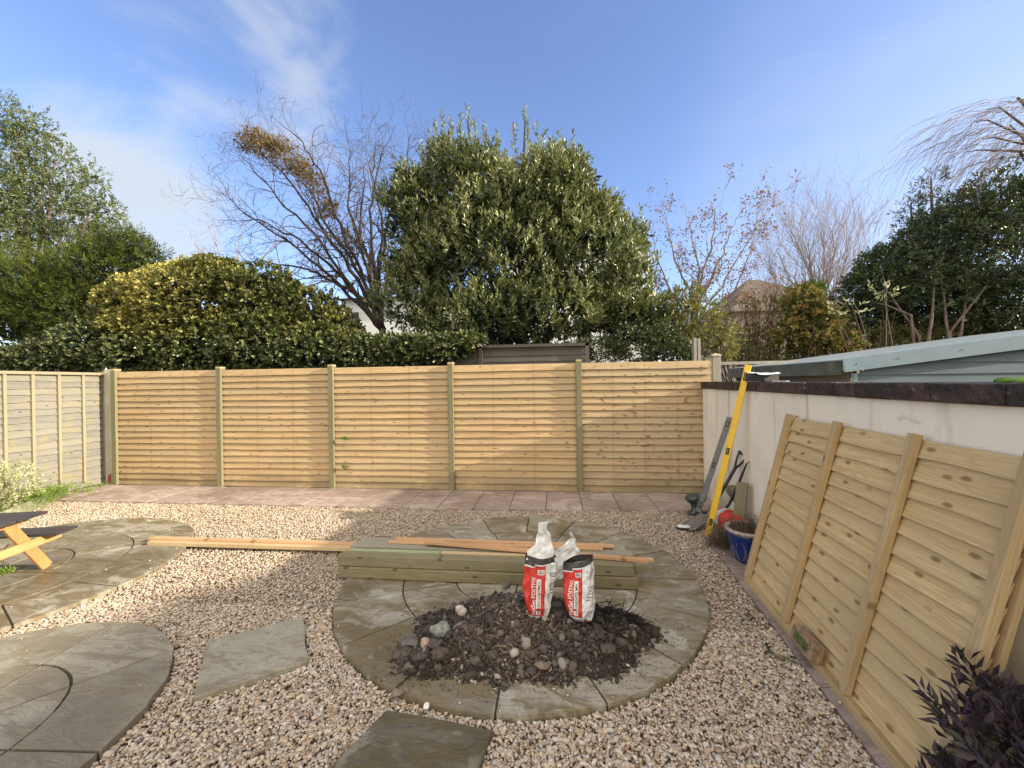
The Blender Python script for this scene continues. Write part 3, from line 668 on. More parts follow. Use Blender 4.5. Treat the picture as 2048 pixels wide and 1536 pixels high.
# ------------------------------------------------------------------ leaning fence panel
A0 = np.array([1.464, 3.372, .012]); A1 = np.array([1.464-1.83*.070, 3.372-1.83, .012])
T0 = np.array([wall_x(3.39)-.075, 3.39, 1.34]); H = np.linalg.norm(T0-A0)
ex = (A1-A0)/np.linalg.norm(A1-A0); ez = (T0-A0)/H; ez = ez-ex*np.dot(ez, ex); ez /= np.linalg.norm(ez); ey = np.cross(ez, ex)   # ey: into the wall
root = empty('leaning_fence_panel', (0, 0, 0), 'spare new overlap fence panel with vertical battens leaning on the cream wall', 'fence panel')
root.matrix_world = Matrix(((ex[0], ey[0], ez[0], A0[0]), (ex[1], ey[1], ez[1], A0[1]), (ex[2], ey[2], ez[2], A0[2]), (0, 0, 0, 1)))
def lp(x, y, z): return A0+ex*x+ey*y+ez*z
W = 1.77
mb = slat_panel(W-.04, n=14, h=H-.05, seed=21, seg=30, out=.024, thick=.010, wav=2.2)
mb.v = [(q[0]+.02, q[1]+.060, q[2]+.03) for q in mb.v]
loc_build(mb, 'boards', M['panelx'], root)
for x in (.0, .60, 1.20, W-.045):
    b = MB(); b.box((x, -.004, .0405), (x+.045, .034, H)); loc_build(b, 'batten', M['battenz'], root, .003)
b = MB(); b.box((0, .0, .0), (W, .05, .04)); loc_build(b, 'bottom_rail', M['raily'], root, .003)
for x in (0, W-.03): b = MB(); b.box((x, .062, .03), (x+.03, .085, H)); loc_build(b, 'edge_strip', M['battenz'], root, .003)
# brick on the panel foot
c = lp(.93, .010, .085)
root = empty('brick', tuple(c), 'old tan-brown brick with mossy frog resting on the foot of the leaning panel', 'brick')
bx = lambda x, y, z: c+ex*x+ey*(y-.03)+ez*z
b = MB(); b.box((-.107, -.032, -.042), (.107, .032, .052)); 
b.v = [tuple(bx(*q)) for q in b.v]; b.build('brick_body', M['brickt'], root, bevel=.005)
b = MB(); b.box((-.07, -.0345, -.02), (.07, -.0322, .03)); b.v = [tuple(bx(*q)) for q in b.v]; b.build('frog', M['brick2'], root, bevel=.001)

# ------------------------------------------------------------------ stack of timber posts + laths
TG = 'treated timber posts stacked on the round patio'
def timber(label, x0, x1, y, z, mt, w=.1, h=.09, dy=0.):
    b = MB(); b.beam((x0, y+dy, z+h/2), (x1, y, z+h/2), w-.005, h-.004, tint=random.random(), seg=6, wob=.0012)
    return tag(b.build('timber_post', mt, bevel=.006), label, 'timber post', TG)
ZP = .031; Y0 = 3.095
tl = ['bottom front timber post with dark knots at the foot of the stack', 'bottom timber post second from front, hidden under the stack', 'bottom timber post third from front', 'bottom rear timber post on the slabs']
for k in range(4): timber(tl[k], -1.80+.02*(k % 2), .60+.01*k, Y0+.052+.101*k, ZP, M['beam'])
timber('upper front timber post, mossy green, top of the stack', -1.81, .57, Y0+.066, ZP+.09, M['beam'])
timber('upper timber post of the stack just behind the gap', -1.80, .60, Y0+.052+.202, ZP+.09, M['beamw'], dy=.005)
timber('upper rear timber post with weathered grey top', -1.785, .56, Y0+.052+.306, ZP+.09, M['beamw'], dy=.005)
def lath(name, label, a, b_, w, h, mt, cat='batten', grp='thin timber battens on the stack'):
    b = MB(); b.beam(a, b_, w, h, tint=random.random(), seg=6, wob=.001); return tag(b.build(name, mt, bevel=.0015), label, cat, grp)
zt = ZP+.18
lath('batten', 'short green batten in the gap at left of the stack', (-1.76, Y0+.145, zt-.012), (-.98, Y0+.145, zt-.012), .05, .02, M['lathg'])
lath('batten', 'pale batten filling the gap along the stack, ending beyond its right end', (-.97, Y0+.146, zt-.010), (.74, Y0+.150, zt-.010), .045, .02, M['lathp'])
lath('batten', 'orange batten at the very back of the stack top', G(792, 1078, zt+.022), G(1228, 1092, zt+.022), .05, .02, M['lath'])
lath('batten', 'orange batten second from the back of the stack, left end showing', G(778, 1083, zt+.010), G(1206, 1098, zt+.010), .045, .018, M['lath'])
lath('batten', 'long orange batten lying diagonally over the stack to its right end', G(852, 1084, zt+.032), G(1296, 1121, zt+.012), .048, .021, M['lath'])
GB = 'long pale boards on the gravel left of the stack'
for k, (u0, v0, lb) in enumerate(((290, 1083, 'rear long pale board on the gravel, part of three laid side by side'), (283, 1088, 'middle long board on the gravel, browner than its neighbours'), (277, 1094, 'front long pale board on the gravel, nearest edge of the three'))):
    p = G(u0, v0, .05); q = np.array([p[0]+2.42, 3.72-.052*k, .03+(.012 if k == 1 else 0)])
    z0 = .028+(.014 if k == 1 else 0)
    lath('board', lb, (p[0], 3.71-.052*k, z0+.02), (p[0]+2.40, 3.73-.052*k, z0+.02), .05, .034, [M['lathp'], M['lath'], M['lathp']][k], 'board', GB)

# ------------------------------------------------------------------ soil heap
HC = np.array([-.18, 2.50])
hp = [(-.95,2.36),(-.90,2.18),(-.70,2.10),(-.40,2.10),(-.10,2.11),(.18,2.16),(.40,2.30),(.57,2.53),(.54,2.68),(.32,2.80),(0,2.86),(-.42,2.90),(-.62,2.80),(-.86,2.58)]
hp = np.array(hp)
def nz(x, y, s=0):
    return (np.sin(x*9+s)*np.cos(y*11+s*2)+.6*np.sin(x*23+y*17+s)+.35*np.sin(x*47-y*41+s*3)+.25*np.sin(x*83+y*71))/2.2
def hdist(x, y):
    """0 at rim .. 1 deep inside, polar fraction"""
    a = np.arctan2(y-HC[1], x-HC[0]); pa = np.arctan2(hp[:, 1]-HC[1], hp[:, 0]-HC[0]); pr_ = np.hypot(hp[:, 0]-HC[0], hp[:, 1]-HC[1])
    o = np.argsort(pa); rr = np.interp(a, pa[o], pr_[o], period=2*pi); rr = rr*(1+.05*np.sin(a*9)+.03*np.sin(a*17+1)); return 1-np.hypot(x-HC[0], y-HC[1])/rr
def hz(x, y):
    d = hdist(x, y); h = .130*(1-np.exp(-np.maximum(d, 0)*2.6))/(1-math.exp(-2.6))
    ridge = .045*np.exp(-((x+.20)/.22)**2-((y-2.62)/.13)**2)-.03*np.exp(-((x-.1)/.2)**2-((y-2.5)/.12)**2)
    return .028+np.maximum(h+ridge+.026*nz(x, y)*np.clip(d*4, 0, 1), 0)
root = empty('soil_heap', (HC[0], HC[1], .03), 'heap of dark dug soil, rubble and straw on the round patio', 'soil heap')
n_ = 150; X, Y = np.meshgrid(np.linspace(-1.12, .8, n_), np.linspace(2.0, 3.0, n_)); Z = hz(X, Y); d = hdist(X, Y)
V = np.c_[X.ravel(), Y.ravel(), Z.ravel()]; dd = d.ravel(); F = []
for j in range(n_-1):
    for i in range(n_-1):
        q = (j*n_+i, j*n_+i+1, (j+1)*n_+i+1, (j+1)*n_+i)
        if max(dd[list(q)]) > 0: F.append(q)
link('soil', np_mesh('soil', V, F, rng.random(len(V)), off=ploc(root), smooth=True), M['soil'], root)
def heap_pts(n, spread=0.0):
    p = rng.uniform((-1.15, 1.95), (.85, 3.0), (n*3, 2)); d = hdist(p[:, 0], p[:, 1]); k = d > -spread*rng.random(len(p))**2.0
    return p[k][:n]
P = heap_pts(9500, .10); sz = rng.lognormal(math.log(.0075), .45, len(P)); t = np.clip(rng.beta(1.4, 2.6, len(P))+(.22)*(np.exp(-((P[:, 0]+.25)/.35)**2)), 0, 1); t[P[:, 0] > .2] *= .8; t[P[:, 0] < -.6] *= .7
a = scatter(np.c_[P, hz(P[:, 0], P[:, 1])+sz*.35], sz, 1, t, 14, (.6, .95))
Pc = heap_pts(7000, .40); szc = rng.lognormal(math.log(.0026), .35, len(Pc)); Zc = np.where(hdist(Pc[:, 0], Pc[:, 1]) > 0, hz(Pc[:, 0], Pc[:, 1]), .033)
c4 = scatter(np.c_[Pc, Zc], szc, 1, np.clip(rng.beta(1.4, 3, len(Pc)), 0, 1), 8, (.6, .95))
P = heap_pts(420, .02); sz = rng.lognormal(math.log(.018), .35, len(P)); t = np.clip(rng.beta(2, 2.6, len(P)), 0, .95)
b2 = scatter(np.c_[P, hz(P[:, 0], P[:, 1])+sz*.35], sz, 2, t, 14, (.6, .95), .3)
V = np.r_[a[0], b2[0], c4[0]]; F = np.r_[a[1], b2[1]+len(a[0]), c4[1]+len(a[0])+len(b2[0])]
tag(link('rubble', np_mesh('rubble', V, F, np.r_[a[2], b2[2], c4[2]], off=ploc(root)), M['clods'], root), kind='stuff')
def sticks(name, P, D, Ln, Wd, tint, mt, parent):
    """thin three sided slivers"""
    n = len(P); D = D/np.linalg.norm(D, axis=1, keepdims=True); S = np.cross(D, rng.normal(size=(n, 3))); S /= np.linalg.norm(S, axis=1, keepdims=True); T_ = np.cross(D, S)
    Ln = np.broadcast_to(Ln, n)[:, None]; Wd = np.broadcast_to(Wd, n)[:, None]; mid = P+D*Ln*.5+T_*Ln*rng.normal(0, .07, (n, 1)); vs = []
    for c_, w_ in ((P, .8), (mid, 1.), (P+D*Ln, .4)):
        for a_ in (0, 2.1, 4.2): vs.append(c_+(S*cos(a_)+T_*sin(a_))*Wd*w_)
    V = np.stack(vs, 1).reshape(-1, 3); i = np.arange(n)[:, None]*9; fs = []
    for s_ in (0, 3):
        for k in range(3): fs.append(i+[s_+k, s_+(k+1) % 3, s_+3+(k+1) % 3, s_+3+k])
    F = np.concatenate(fs, 1).reshape(-1, 4)
    return link(name, np_mesh(name, V, F, np.repeat(tint, 9), off=ploc(parent)), mt, parent)
cl = [(-.38,2.52,.12,110),(-.22,2.35,.12,120),(-.42,2.28,.10,90),(-.16,2.2,.10,50),(-.5,2.2,.06,30),(-.25,2.6,.15,90)]
P = []; 
for (x, y, s, n) in cl: P += list(zip(rng.normal(x, s, n), rng.normal(y, s*.7, n)))
P = np.array(P); P = P[hdist(P[:, 0], P[:, 1]) > -.03]; D = rng.normal(size=(len(P), 3))*(1, .8, .25)
tag(sticks('straw', np.c_[P, hz(P[:, 0], P[:, 1])+.006], D, rng.uniform(.03, .10, len(P)), rng.uniform(.0010, .0028, len(P)), rng.random(len(P)), M['straw'], root), kind='stuff')
n = 240; P = np.c_[rng.normal(.36, .09, n), rng.normal(2.62, .06, n)]; P = P[hdist(P[:, 0], P[:, 1]) > -.08]; D = rng.normal(size=(len(P), 3))*(1, .5, .22)+(.5, -.35, 0)
tag(sticks('root_twigs', np.c_[P, hz(P[:, 0], P[:, 1])+rng.uniform(.0, .035, len(P))], D, rng.uniform(.03, .13, len(P)), rng.uniform(.0014, .004, len(P)), rng.random(len(P)), M['blacktw'], root), kind='stuff')

def rock(label, u, v, z, r, mt, flat=.75, seed=0, sx=1.2, rot=0., name='rock', pos=None, rough=.30):
    q = np.random.default_rng(seed); V0, F0 = ico(3); v_ = V0.copy()
    for _ in range(17):
        dn = q.normal(size=3); dn /= np.linalg.norm(dn); h = v_@dn; lim = q.uniform(.50, .84); v_ -= np.outer(np.maximum(h-lim, 0)*.9, dn)
    for f in (2, 4, 8, 15): v_ *= (1+rough/f*np.sin(v_@q.normal(size=3)*f+q.uniform(0, 6))*np.sin(v_@q.normal(size=3)*f+2))[:, None]
    v_ *= (sx*r, r, flat*r); ca, sa = cos(rot), sin(rot); v_ = np.c_[v_[:, 0]*ca-v_[:, 1]*sa, v_[:, 0]*sa+v_[:, 1]*ca, v_[:, 2]]
    p = G(u, v, z) if pos is None else np.array(pos); p = np.array([p[0], p[1], (hz(p[0], p[1]) if hdist(p[0], p[1]) > 0 else .03)+flat*r*.55])
    if pos is not None and len(pos) > 3: p[2] = pos[3]
    me = np_mesh(name, v_, F0, np.full(len(v_), q.random()), smooth=True); o = link(name, me, mt); o.location = p
    return tag(o, label, 'rock')
def rockm(name, c, c2, s=25):
    m, n, l, b = mat(name, .85, .25); g = NG(n, l); t = n.new('ShaderNodeTexCoord'); f = g.noise(t.outputs['Object'], s, 7, .8, .65)
    l.new(g.mix(g.ss(f, .35, .65), c, c2), b.inputs['Base Color']); g.bump(f, .9, .02, b); return m
RW = rockm('chalky_white_rock', (.62, .55, .48), (.46, .38, .31)); RG = rockm('grey_green_rock', (.30, .31, .28), (.13, .125, .10), 14); RP = rockm('pink_rock', (.55, .38, .31), (.34, .22, .17))
RB = rockm('brown_soil_clod', (.13, .105, .08), (.055, .042, .032)); RD = rockm('dark_concrete_lump', (.10, .085, .07), (.20, .18, .155)); RT = rockm('tan_stone', (.30, .23, .155), (.18, .14, .10))
rock('round chalky white rock on the back left of the heap', 921, 1200, .2, .046, RW, .95, 1, 1.)
rock('large angular grey-green stone on the left slope of the heap', 880, 1258, .13, .062, RG, .9, 42, 1.05, 1.0)
rock('pink cubic stone chip below the grey-green stone', 852, 1285, .10, .034, RP, .95, 3, 1.)
rock('flat dark concrete piece behind the heap next to the timber stack', 928, 1172, .05, .036, RD, .7, 4, 1.3, rot=.1, pos=(-.40, 3.03, 0, .065))
rock('rounded tan-edged stone at the left toe of the heap', 811, 1308, .05, .058, RB, .6, 55, 1.3, .2)
rock('small brown clod between the two left toe stones', 839, 1327, .04, .036, RB, .7, 6, 1.2, .6)
rock('dark earth lump on the far left of the heap', 815, 1272, .09, .066, RD, .5, 7, 1.4)
rock('brown double clod right of the left toe stones', 872, 1305, .07, .046, RB, .75, 8, 1.2)
rock('flat-topped brown lump at the front left of the heap', 882, 1330, .05, .052, RB, .75, 9, 1.2)
rock('small pale lump at the front of the heap beside straw', 951, 1337, .05, .032, RD, .8, 10, 1.1)
rock('tan oblong stone at the front centre of the heap', 1083, 1342, .05, .036, RT, .5, 11, 1.5, -.2)
rock('grey lump on the right slope of the heap, high', 1203, 1257, .13, .030, RD, .85, 12, 1.)
rock('grey lump on the right slope of the heap, just left of its neighbour', 1190, 1262, .12, .024, RD, .85, 13, 1.)
rock('larger grey-brown lump at the lower right of the heap', 1219, 1312, .07, .042, RB, .7, 14, 1.2)
rock('cracked brown clod at the right toe of the heap', 1244, 1288, .07, .046, RB, .8, 15, 1.1)
rock('pale lump high on the middle of the heap', 1087, 1297, .12, .032, RD, .8, 17, 1.1)
rock('brown lump front right of the middle of the heap', 1066, 1312, .1, .036, RB, .8, 18, 1.1)
rock('pinkish chip resting at the right end of the heap', 1265, 1262, .07, .024, RP, .6, 19, 1.2)
rock('brown stone on the gravel at the patio rim, lower left', 795, 1394, .02, .036, RT, .6, 20, 1.1)
rock('bright white round pebble between patio and dark slab', 852, 1425, .01, .020, plain('white_pebble', (.75, .73, .68), .6), .9, 21, 1., rough=.08)
rock('tiny white chip on the patio right of the heap', 1255, 1334, .03, .012, RW, .6, 22, 1.4)
rock('small pale stone fallen in front of the heap', 1078, 1371, .03, .018, RT, .7, 24, 1.3)

# ------------------------------------------------------------------ post mix bags
BR = plain('red_bag_print', (.56, .04, .028), .38, .45, 0, .25, 22, 1.); BW = plain('white_bag_plastic', (.68, .68, .68), .35, .45, 0, .30, 24, 1.)
BK = plain('black_bag_print', (.055, .05, .05), .35, .45, 0, .6, 22); BI = plain('bag_ink', (.02, .02, .02), .5, .3); BL = plain('white_bag_ink', (.80, .78, .75), .5, .3); BS = plain('grey_bag_print', (.36, .34, .32), .5, .3, 0, .3, 50)
_aa = np.linspace(pi, 3*pi, 721); _px = np.sign(np.cos(_aa))*np.abs(np.cos(_aa))**.72*.108; _py = np.sign(np.sin(_aa))*np.abs(np.sin(_aa))**.72*.068
_cl = np.r_[0, np.cumsum(np.hypot(np.diff(_px), np.diff(_py)))]; ARC_S = _cl/_cl[-1]*2; ARC_A = _aa
def make_bag(label, base, Hb, yaw, lean, seed, wsc=1., flap=None, grp='torn bags of post mix', topskew=0., redw=.68, twist=0.):
    q = np.random.default_rng(seed); root = empty('cement_bag', tuple(base), label, 'cement bag', grp)
    ks = [(q.normal(size=3)*f, q.uniform(0, 6)) for f in (1.2, 1.9, 3., 4.5, 7.) for _ in range(2)]
    def S(s, h, off=0.):
        """s 0..2 round the bag (0..1 = front, left to right), h 0..1 up"""
        a = np.interp(np.mod(s, 2), ARC_S, ARC_A)
        hw = np.interp(h, [0, .06, .25, .55, .8, 1], [.044, .066, .092, .112, .110, .100])*wsc; hd = np.interp(h, [0, .06, .25, .55, .8, 1], [.022, .05, .075, .078, .062, .045])*wsc
        ca, sa = np.cos(a), np.sin(a); e = .72
        x = np.sign(ca)*np.abs(ca)**e*hw; y = np.sign(sa)*np.abs(sa)**e*hd
        cr = np.zeros_like(x)
        for kv, p in ks: cr = cr+(1-2*np.abs(np.sin(np.cos(a)*kv[0]*.8+np.sin(a)*kv[1]*.8+h*kv[2]*1.6+p)))/(1.2+np.linalg.norm(kv)*.40)
        amp = .0125*(.4+.6*np.sin(np.clip(h, 0, 1)*pi)); n_ = np.hypot(x, y)+1e-9; x = x+x/n_*(cr*amp+off); y = y+y/n_*(cr*amp+off)
        z = h*Hb+topskew*x*np.clip(h-.3, 0, 1)+.006*np.sin(s*9)*h
        tw = twist*h; x, y = x*np.cos(tw)-y*np.sin(tw), x*np.sin(tw)+y*np.cos(tw)
        x = x+lean[0]*z; y = y+lean[1]*z; c_, s_ = cos(yaw), sin(yaw)
        return np.stack([base[0]+x*c_-y*s_, base[1]+x*s_+y*c_, base[2]+z], -1)
    ns, nh = 160, 90; ss, hh = np.meshgrid(np.linspace(0, 2, ns, endpoint=False), np.linspace(0, 1, nh)); V = S(ss.ravel(), hh.ravel())
    F = []; mi = []
    for j in range(nh-1):
        for i in range(ns):
            F.append((j*ns+i, j*ns+(i+1) % ns, (j+1)*ns+(i+1) % ns, (j+1)*ns+i)); s = 2*(i+.5)/ns; h = (j+.5)/(nh-1)
            top = .86 if (s < .38*redw/.68) else .905; m_ = 1
            if s < 1.02 or s > 1.93:
                if h > top: m_ = 2
                elif .125 < h and (s < redw or s > 1.93):
                    m_ = 0
                    if (h > top-.012 and s < redw) or h < .137 or (redw-.022 < s < redw) or (abs(s-.38*redw/.68) < .012 and h > .86): m_ = 1
                elif h < .05: m_ = 0
            else: m_ = 2 if h > .89 else 1
            mi.append(m_)
    F = np.array(F); me = np_mesh('bag_body', V, F, np.full(len(V), .5), off=ploc(root), smooth=True, mi=mi)
    o = link('bag_body', me, [BR, BW, BK], root)
    b = MB(); cen = S(np.array([.5]), np.array([0.]))[0]; bot = S(np.linspace(0, 2, 32, endpoint=False), np.zeros(32)); b.add(list(bot), [tuple(range(31, -1, -1))]); b.build('bag_base', BR, root)
    b = MB(); top = S(np.linspace(0, 2, 32, endpoint=False), np.full(32, .80), -.004); b.add(list(top), [tuple(range(32))]); b.build('bag_filling', M['soil'], root)
    def patch(name, s0, s1, h0, h1, mt, off=.0012, n1=10, n2=10):
        sa, ha = np.meshgrid(np.linspace(s0, s1, n1), np.linspace(h0, h1, n2)); V = S(sa.ravel(), ha.ravel(), off)
        F = [(j*n1+i, j*n1+i+1, (j+1)*n1+i+1, (j+1)*n1+i) for j in range(n2-1) for i in range(n1-1)]
        return link(name, np_mesh(name, V, F, np.full(len(V), .5), off=ploc(root), smooth=True), mt, root)
    def text(body, s0, h0, size, mt, vertical, stretch=1., off=.0024, width=None):
        cu = bpy.data.curves.new('t', 'FONT'); cu.body = body; cu.resolution_u = 2; cu.offset = .012; to = bpy.data.objects.new('t', cu); col.objects.link(to)
        bpy.context.view_layer.update(); me = bpy.data.meshes.new_from_object(to.evaluated_get(bpy.context.evaluated_depsgraph_get())); bpy.data.objects.remove(to)
        bm = bmesh.new(); bm.from_mesh(me); bmesh.ops.triangulate(bm, faces=bm.faces[:]); bmesh.ops.subdivide_edges(bm, edges=[e for e in bm.edges if e.calc_length() > .2], cuts=2); bm.to_mesh(me); bm.free()
        A = np.array([v.co[:] for v in me.vertices]); mxx = A[:, 0].max(); k = (width/mxx) if width else size
        # front arc length is about .30 m for s 0..1
        if vertical: h = h0+A[:, 0]*k/Hb*1.0; s = s0-A[:, 1]*size/.26
        else: s = s0+A[:, 0]*k/.26; h = h0+A[:, 1]*size/Hb
        V = S(s, h, off); me.vertices.foreach_set('co', (V-ploc(root)).astype(np.float32).ravel()); me.update()
        o = link('lettering', me, mt, root); return o
    rw = redw/.68
    text('FastSet POSTFIX', .40*rw, .16, .034, BL, True, width=Hb*.56)
    patch('print_box', .425*rw, .545*rw, .165, .70, BL)
    text('AGGREGATE MIX', .525*rw, .18, .024, BI, True, width=Hb*.49)
    patch('print_box', .45*rw, .62*rw, .76, .835, BL); patch('print_box', .475*rw, .60*rw, .77, .825, BS, .002)
    text('AGGREGATE MIX', .08, .064, .024, BI, False, width=.185)
    # black line marks on the side
    for hq in (.76, .735, .71, .60, .57, .54, .50, .45, .41): patch('print_line', redw+.08+.02*sin(hq*40), redw+.16+.10*abs(sin(hq*23)), hq, hq+.010, BI, .0016, 6, 2)
    if seed % 2 == 0: text('FastSet', redw+.06, .79, .03, BS, False, width=.07)
    # torn flaps
    for fl in (flap or []):
        pts, mt = fl; rows = len(pts); n2 = 14; V = []; r_ = np.random.default_rng(seed+5)
        T = np.linspace(0, rows-1, rows*5)
        for t in T:
            i = min(int(t), rows-2); f = t-i; l_ = np.array(pts[i][0])*(1-f)+np.array(pts[i+1][0])*f; rr = np.array(pts[i][1])*(1-f)+np.array(pts[i+1][1])*f
            for k in range(n2):
                u_ = k/(n2-1); p = l_*(1-u_)+rr*u_; dd_ = .008*abs(sin(u_*6+t*1.2))+.006*abs(sin(u_*11-t*2.1))+.004*sin(t*3.)
                ed = (.005*sin(t*3.7+u_*2) if k in (0, n2-1) else 0); V.append(p+np.array([ed, dd_, 0]))
        F = [(j*n2+i, j*n2+i+1, (j+1)*n2+i+1, (j+1)*n2+i) for j in range(len(T)-1) for i in range(n2-1)]
        o = link('torn_flap', np_mesh('torn_flap', np.array(V), F, np.full(len(V), .5), off=ploc(root), smooth=True), mt, root)
        m_ = o.modifiers.new('solid', 'SOLIDIFY'); m_.thickness = .0016
    return root
yb = 2.50
def bp(u, v, y): return tuple(at(u, v, y))
bzL = float(hz(-.135, 2.50))-.025; bzR = float(hz(.115, 2.52))-.02
make_bag('upright torn red and white post mix bag on the left with tall white flap', (at(1075, 1238, 2.5)[0], 2.50, at(1075, 1240, 2.5)[2]), .40, .10, (.05, .04), 3, .93, topskew=-.10,
         flap=[([(bp(1052, 1120, 2.47), bp(1108, 1132, 2.47)), (bp(1054, 1104, 2.49), bp(1108, 1116, 2.52)), (bp(1068, 1092, 2.52), bp(1107, 1096, 2.55)), (bp(1075, 1072, 2.55), bp(1102, 1075, 2.56)), (bp(1075, 1062, 2.55), bp(1095, 1060, 2.56)), (bp(1079, 1047, 2.55), bp(1094, 1045, 2.55))], BW),
               ([(bp(1092, 1118, 2.585), bp(1112, 1116, 2.585)), (bp(1094, 1095, 2.59), bp(1104, 1098, 2.59)), (bp(1097, 1082, 2.59), bp(1099, 1080, 2.59))], BK)])
make_bag('squat torn post mix bag on the right, tilted, with white sheet standing behind', (at(1163, 1238, 2.52)[0], 2.52, at(1163, 1240, 2.52)[2]), .375, -.32, (-.05, .03), 8, .98, topskew=.42, twist=.25, redw=.62,
         flap=[([(bp(1098, 1160, 2.55), bp(1122, 1160, 2.56)), (bp(1094, 1136, 2.56), bp(1150, 1140, 2.58)), (bp(1092, 1120, 2.58), bp(1163, 1122, 2.60)), (bp(1108, 1105, 2.60), bp(1160, 1106, 2.61)), (bp(1128, 1090, 2.61), bp(1153, 1092, 2.62)), (bp(1142, 1078, 2.62), bp(1150, 1080, 2.62)), (bp(1139, 1066, 2.62), bp(1143, 1065, 2.62))], BW)])

# ------------------------------------------------------------------ tools and bits by the wall
def level(label, a, b_, mt, name, vials=(.08, .5, .93)):
    a = np.array(a); b_ = np.array(b_); d = (b_-a)/np.linalg.norm(b_-a); L_ = np.linalg.norm(b_-a)
    root = empty(name, tuple(a), label, 'spirit level'); fr = np.array([-.55, -.83, 0.]); fr -= d*np.dot(fr, d); fr /= np.linalg.norm(fr)
    b = MB(); b.beam(a, b_, .058, .024, up=fr); b.build('level_body', mt, root, bevel=.002)
    rb = MB(); sd_ = np.cross(d, fr)
    for s_ in (-.024, .024): rb.beam(a+sd_*s_+fr*.0135, b_+sd_*s_+fr*.0135, .008, .003, up=fr)
    rb.build('edge_ribs', mt, root)
    for t in vials:
        c = a+d*L_*t; b = MB(); b.beam(c-d*.035+fr*.0135, c+d*.035+fr*.0135, .030, .004, up=fr); v = b.build('vial_window', M['black'], root)
        b = MB(); b.tube([c-d*.020+fr*.018, c+d*.020+fr*.018], .005, 8); b.build('vial', M['vial'], v)
    return root
p1 = on_wall(1499, 729, .03)
level('long yellow spirit level leaning against the wall coping', (1.53, 4.30, .015), (1.918, 4.245, 1.755), M['yellow'], 'spirit_level')
level('shorter grey spirit level leaning behind the yellow one', (1.60, 4.79, .10), (1.93, 4.72, 1.19), M['grey'], 'spirit_level')
# spade
root = empty('spade', (1.6, 4.5, 0), 'worn digging spade with D-shaped handle leaning on the wall', 'spade')
tip = np.array([1.375, 4.44, .03]); sock = np.array([1.66, 4.62, .13]); hd = np.array([1.895, 4.50, .68]); d = (sock-tip)/np.linalg.norm(sock-tip); s_ = np.cross(d, (0, 0, 1)); s_ /= np.linalg.norm(s_)
V = []; n1, n2 = 8, 7
for i in range(n1):
    for j in range(n2):
        t = i/(n1-1); u_ = j/(n2-1)*2-1; wd = .088*(1-.12*t) if i else .08; V.append(tip+(sock-tip)*t*.92+s_*u_*wd+np.array([0, 0, .014*u_*u_+(-.012*(1-t)*(abs(u_) < .5) if i == 0 else 0)]))
b = MB(); b.add(V, [(i*n2+j, i*n2+j+1, (i+1)*n2+j+1, (i+1)*n2+j) for i in range(n1-1) for j in range(n2-1)]); o = b.build('blade', M['steel'], root, smooth=True); m_ = o.modifiers.new('s', 'SOLIDIFY'); m_.thickness = .004
b = MB(); b.tube([sock-d*.06, sock, sock+(hd-sock)*.25], [.014, .02, .018], 10); b.build('socket', M['steel'], root, smooth=True)
b = MB(); b.tube([sock+(hd-sock)*.2, hd], [.017, .017], 10); b.build('shaft', M['blackm'], root, smooth=True)
e = (hd-sock)/np.linalg.norm(hd-sock); sd2 = np.array([.35, -.94, 0]); sd2 -= e*np.dot(sd2, e); sd2 /= np.linalg.norm(sd2)
b = MB(); b.tube([hd-e*.02, hd+e*.04-sd2*.03, hd+e*.12-sd2*.052, hd+e*.16-sd2*.05], [.014, .012, .011, .011], 8); b.tube([hd-e*.02, hd+e*.04+sd2*.03, hd+e*.12+sd2*.052, hd+e*.16+sd2*.05], [.014, .012, .011, .011], 8)
b.tube([hd+e*.155-sd2*.062, hd+e*.155+sd2*.062], .015, 10); b.build('handle', M['blackm'], root, smooth=True)
# pry bar
pts = [on_wall(1432, 1040, .30), (1.80, 4.44, .30), (1.86, 4.34, .56), (1.885, 4.30, .68), (1.905, 4.28, .755), (wall_x(4.25)-.012, 4.25, .785)]
pts[0] = np.array([1.70, 4.60, .03]); b = MB(); b.tube(pts, [.013, .014, .014, .012, .008, .004], 8)
tag(b.build('crowbar', M['blackm'], smooth=True), 'dark steel bar with curved tip leaning on the wall beside the spade', 'crowbar')
# urn
p = G(1391, 1031); root = empty('garden_urn', (p[0], p[1], .012), 'small dark green lumpy urn in the corner by the grey level', 'urn')
prof = [(.05, 0), (.075, .005), (.078, .03), (.055, .05), (.045, .08), (.052, .12), (.068, .145), (.10, .165), (.112, .19), (.105, .215), (.085, .232), (.04, .238)]
b = MB(); b.lathe(prof, (p[0], p[1], .012), 28); 
b.v = [(q[0]+.008*sin(q[2]*60+q[0]*70), q[1]+.008*cos(q[2]*50+q[1]*60), q[2]+.006*sin(q[0]*80)) for q in b.v]; b.build('urn_body', M['urn'], root, smooth=True)
# white cap thing
p = G(1367, 1054, .03); root = empty('plastic_tub_lid', (p[0], p[1], 0), 'white plastic lid on a dark base at the tip of the spade', 'lid')
pl = [(-.06, -.035), (.05, -.04), (.075, -.01), (.06, .035), (-.03, .045), (-.07, .015)]
b = MB(); b.prism([(p[0]+x, p[1]+y) for x, y in pl], .005, .03); b.build('base', M['black'], root, bevel=.004, fix=True)
b = MB(); b.prism([(p[0]+x*.95, p[1]+y*.95) for x, y in pl], .0302, .045); b.build('lid', M['white'], root, bevel=.006, fix=True)
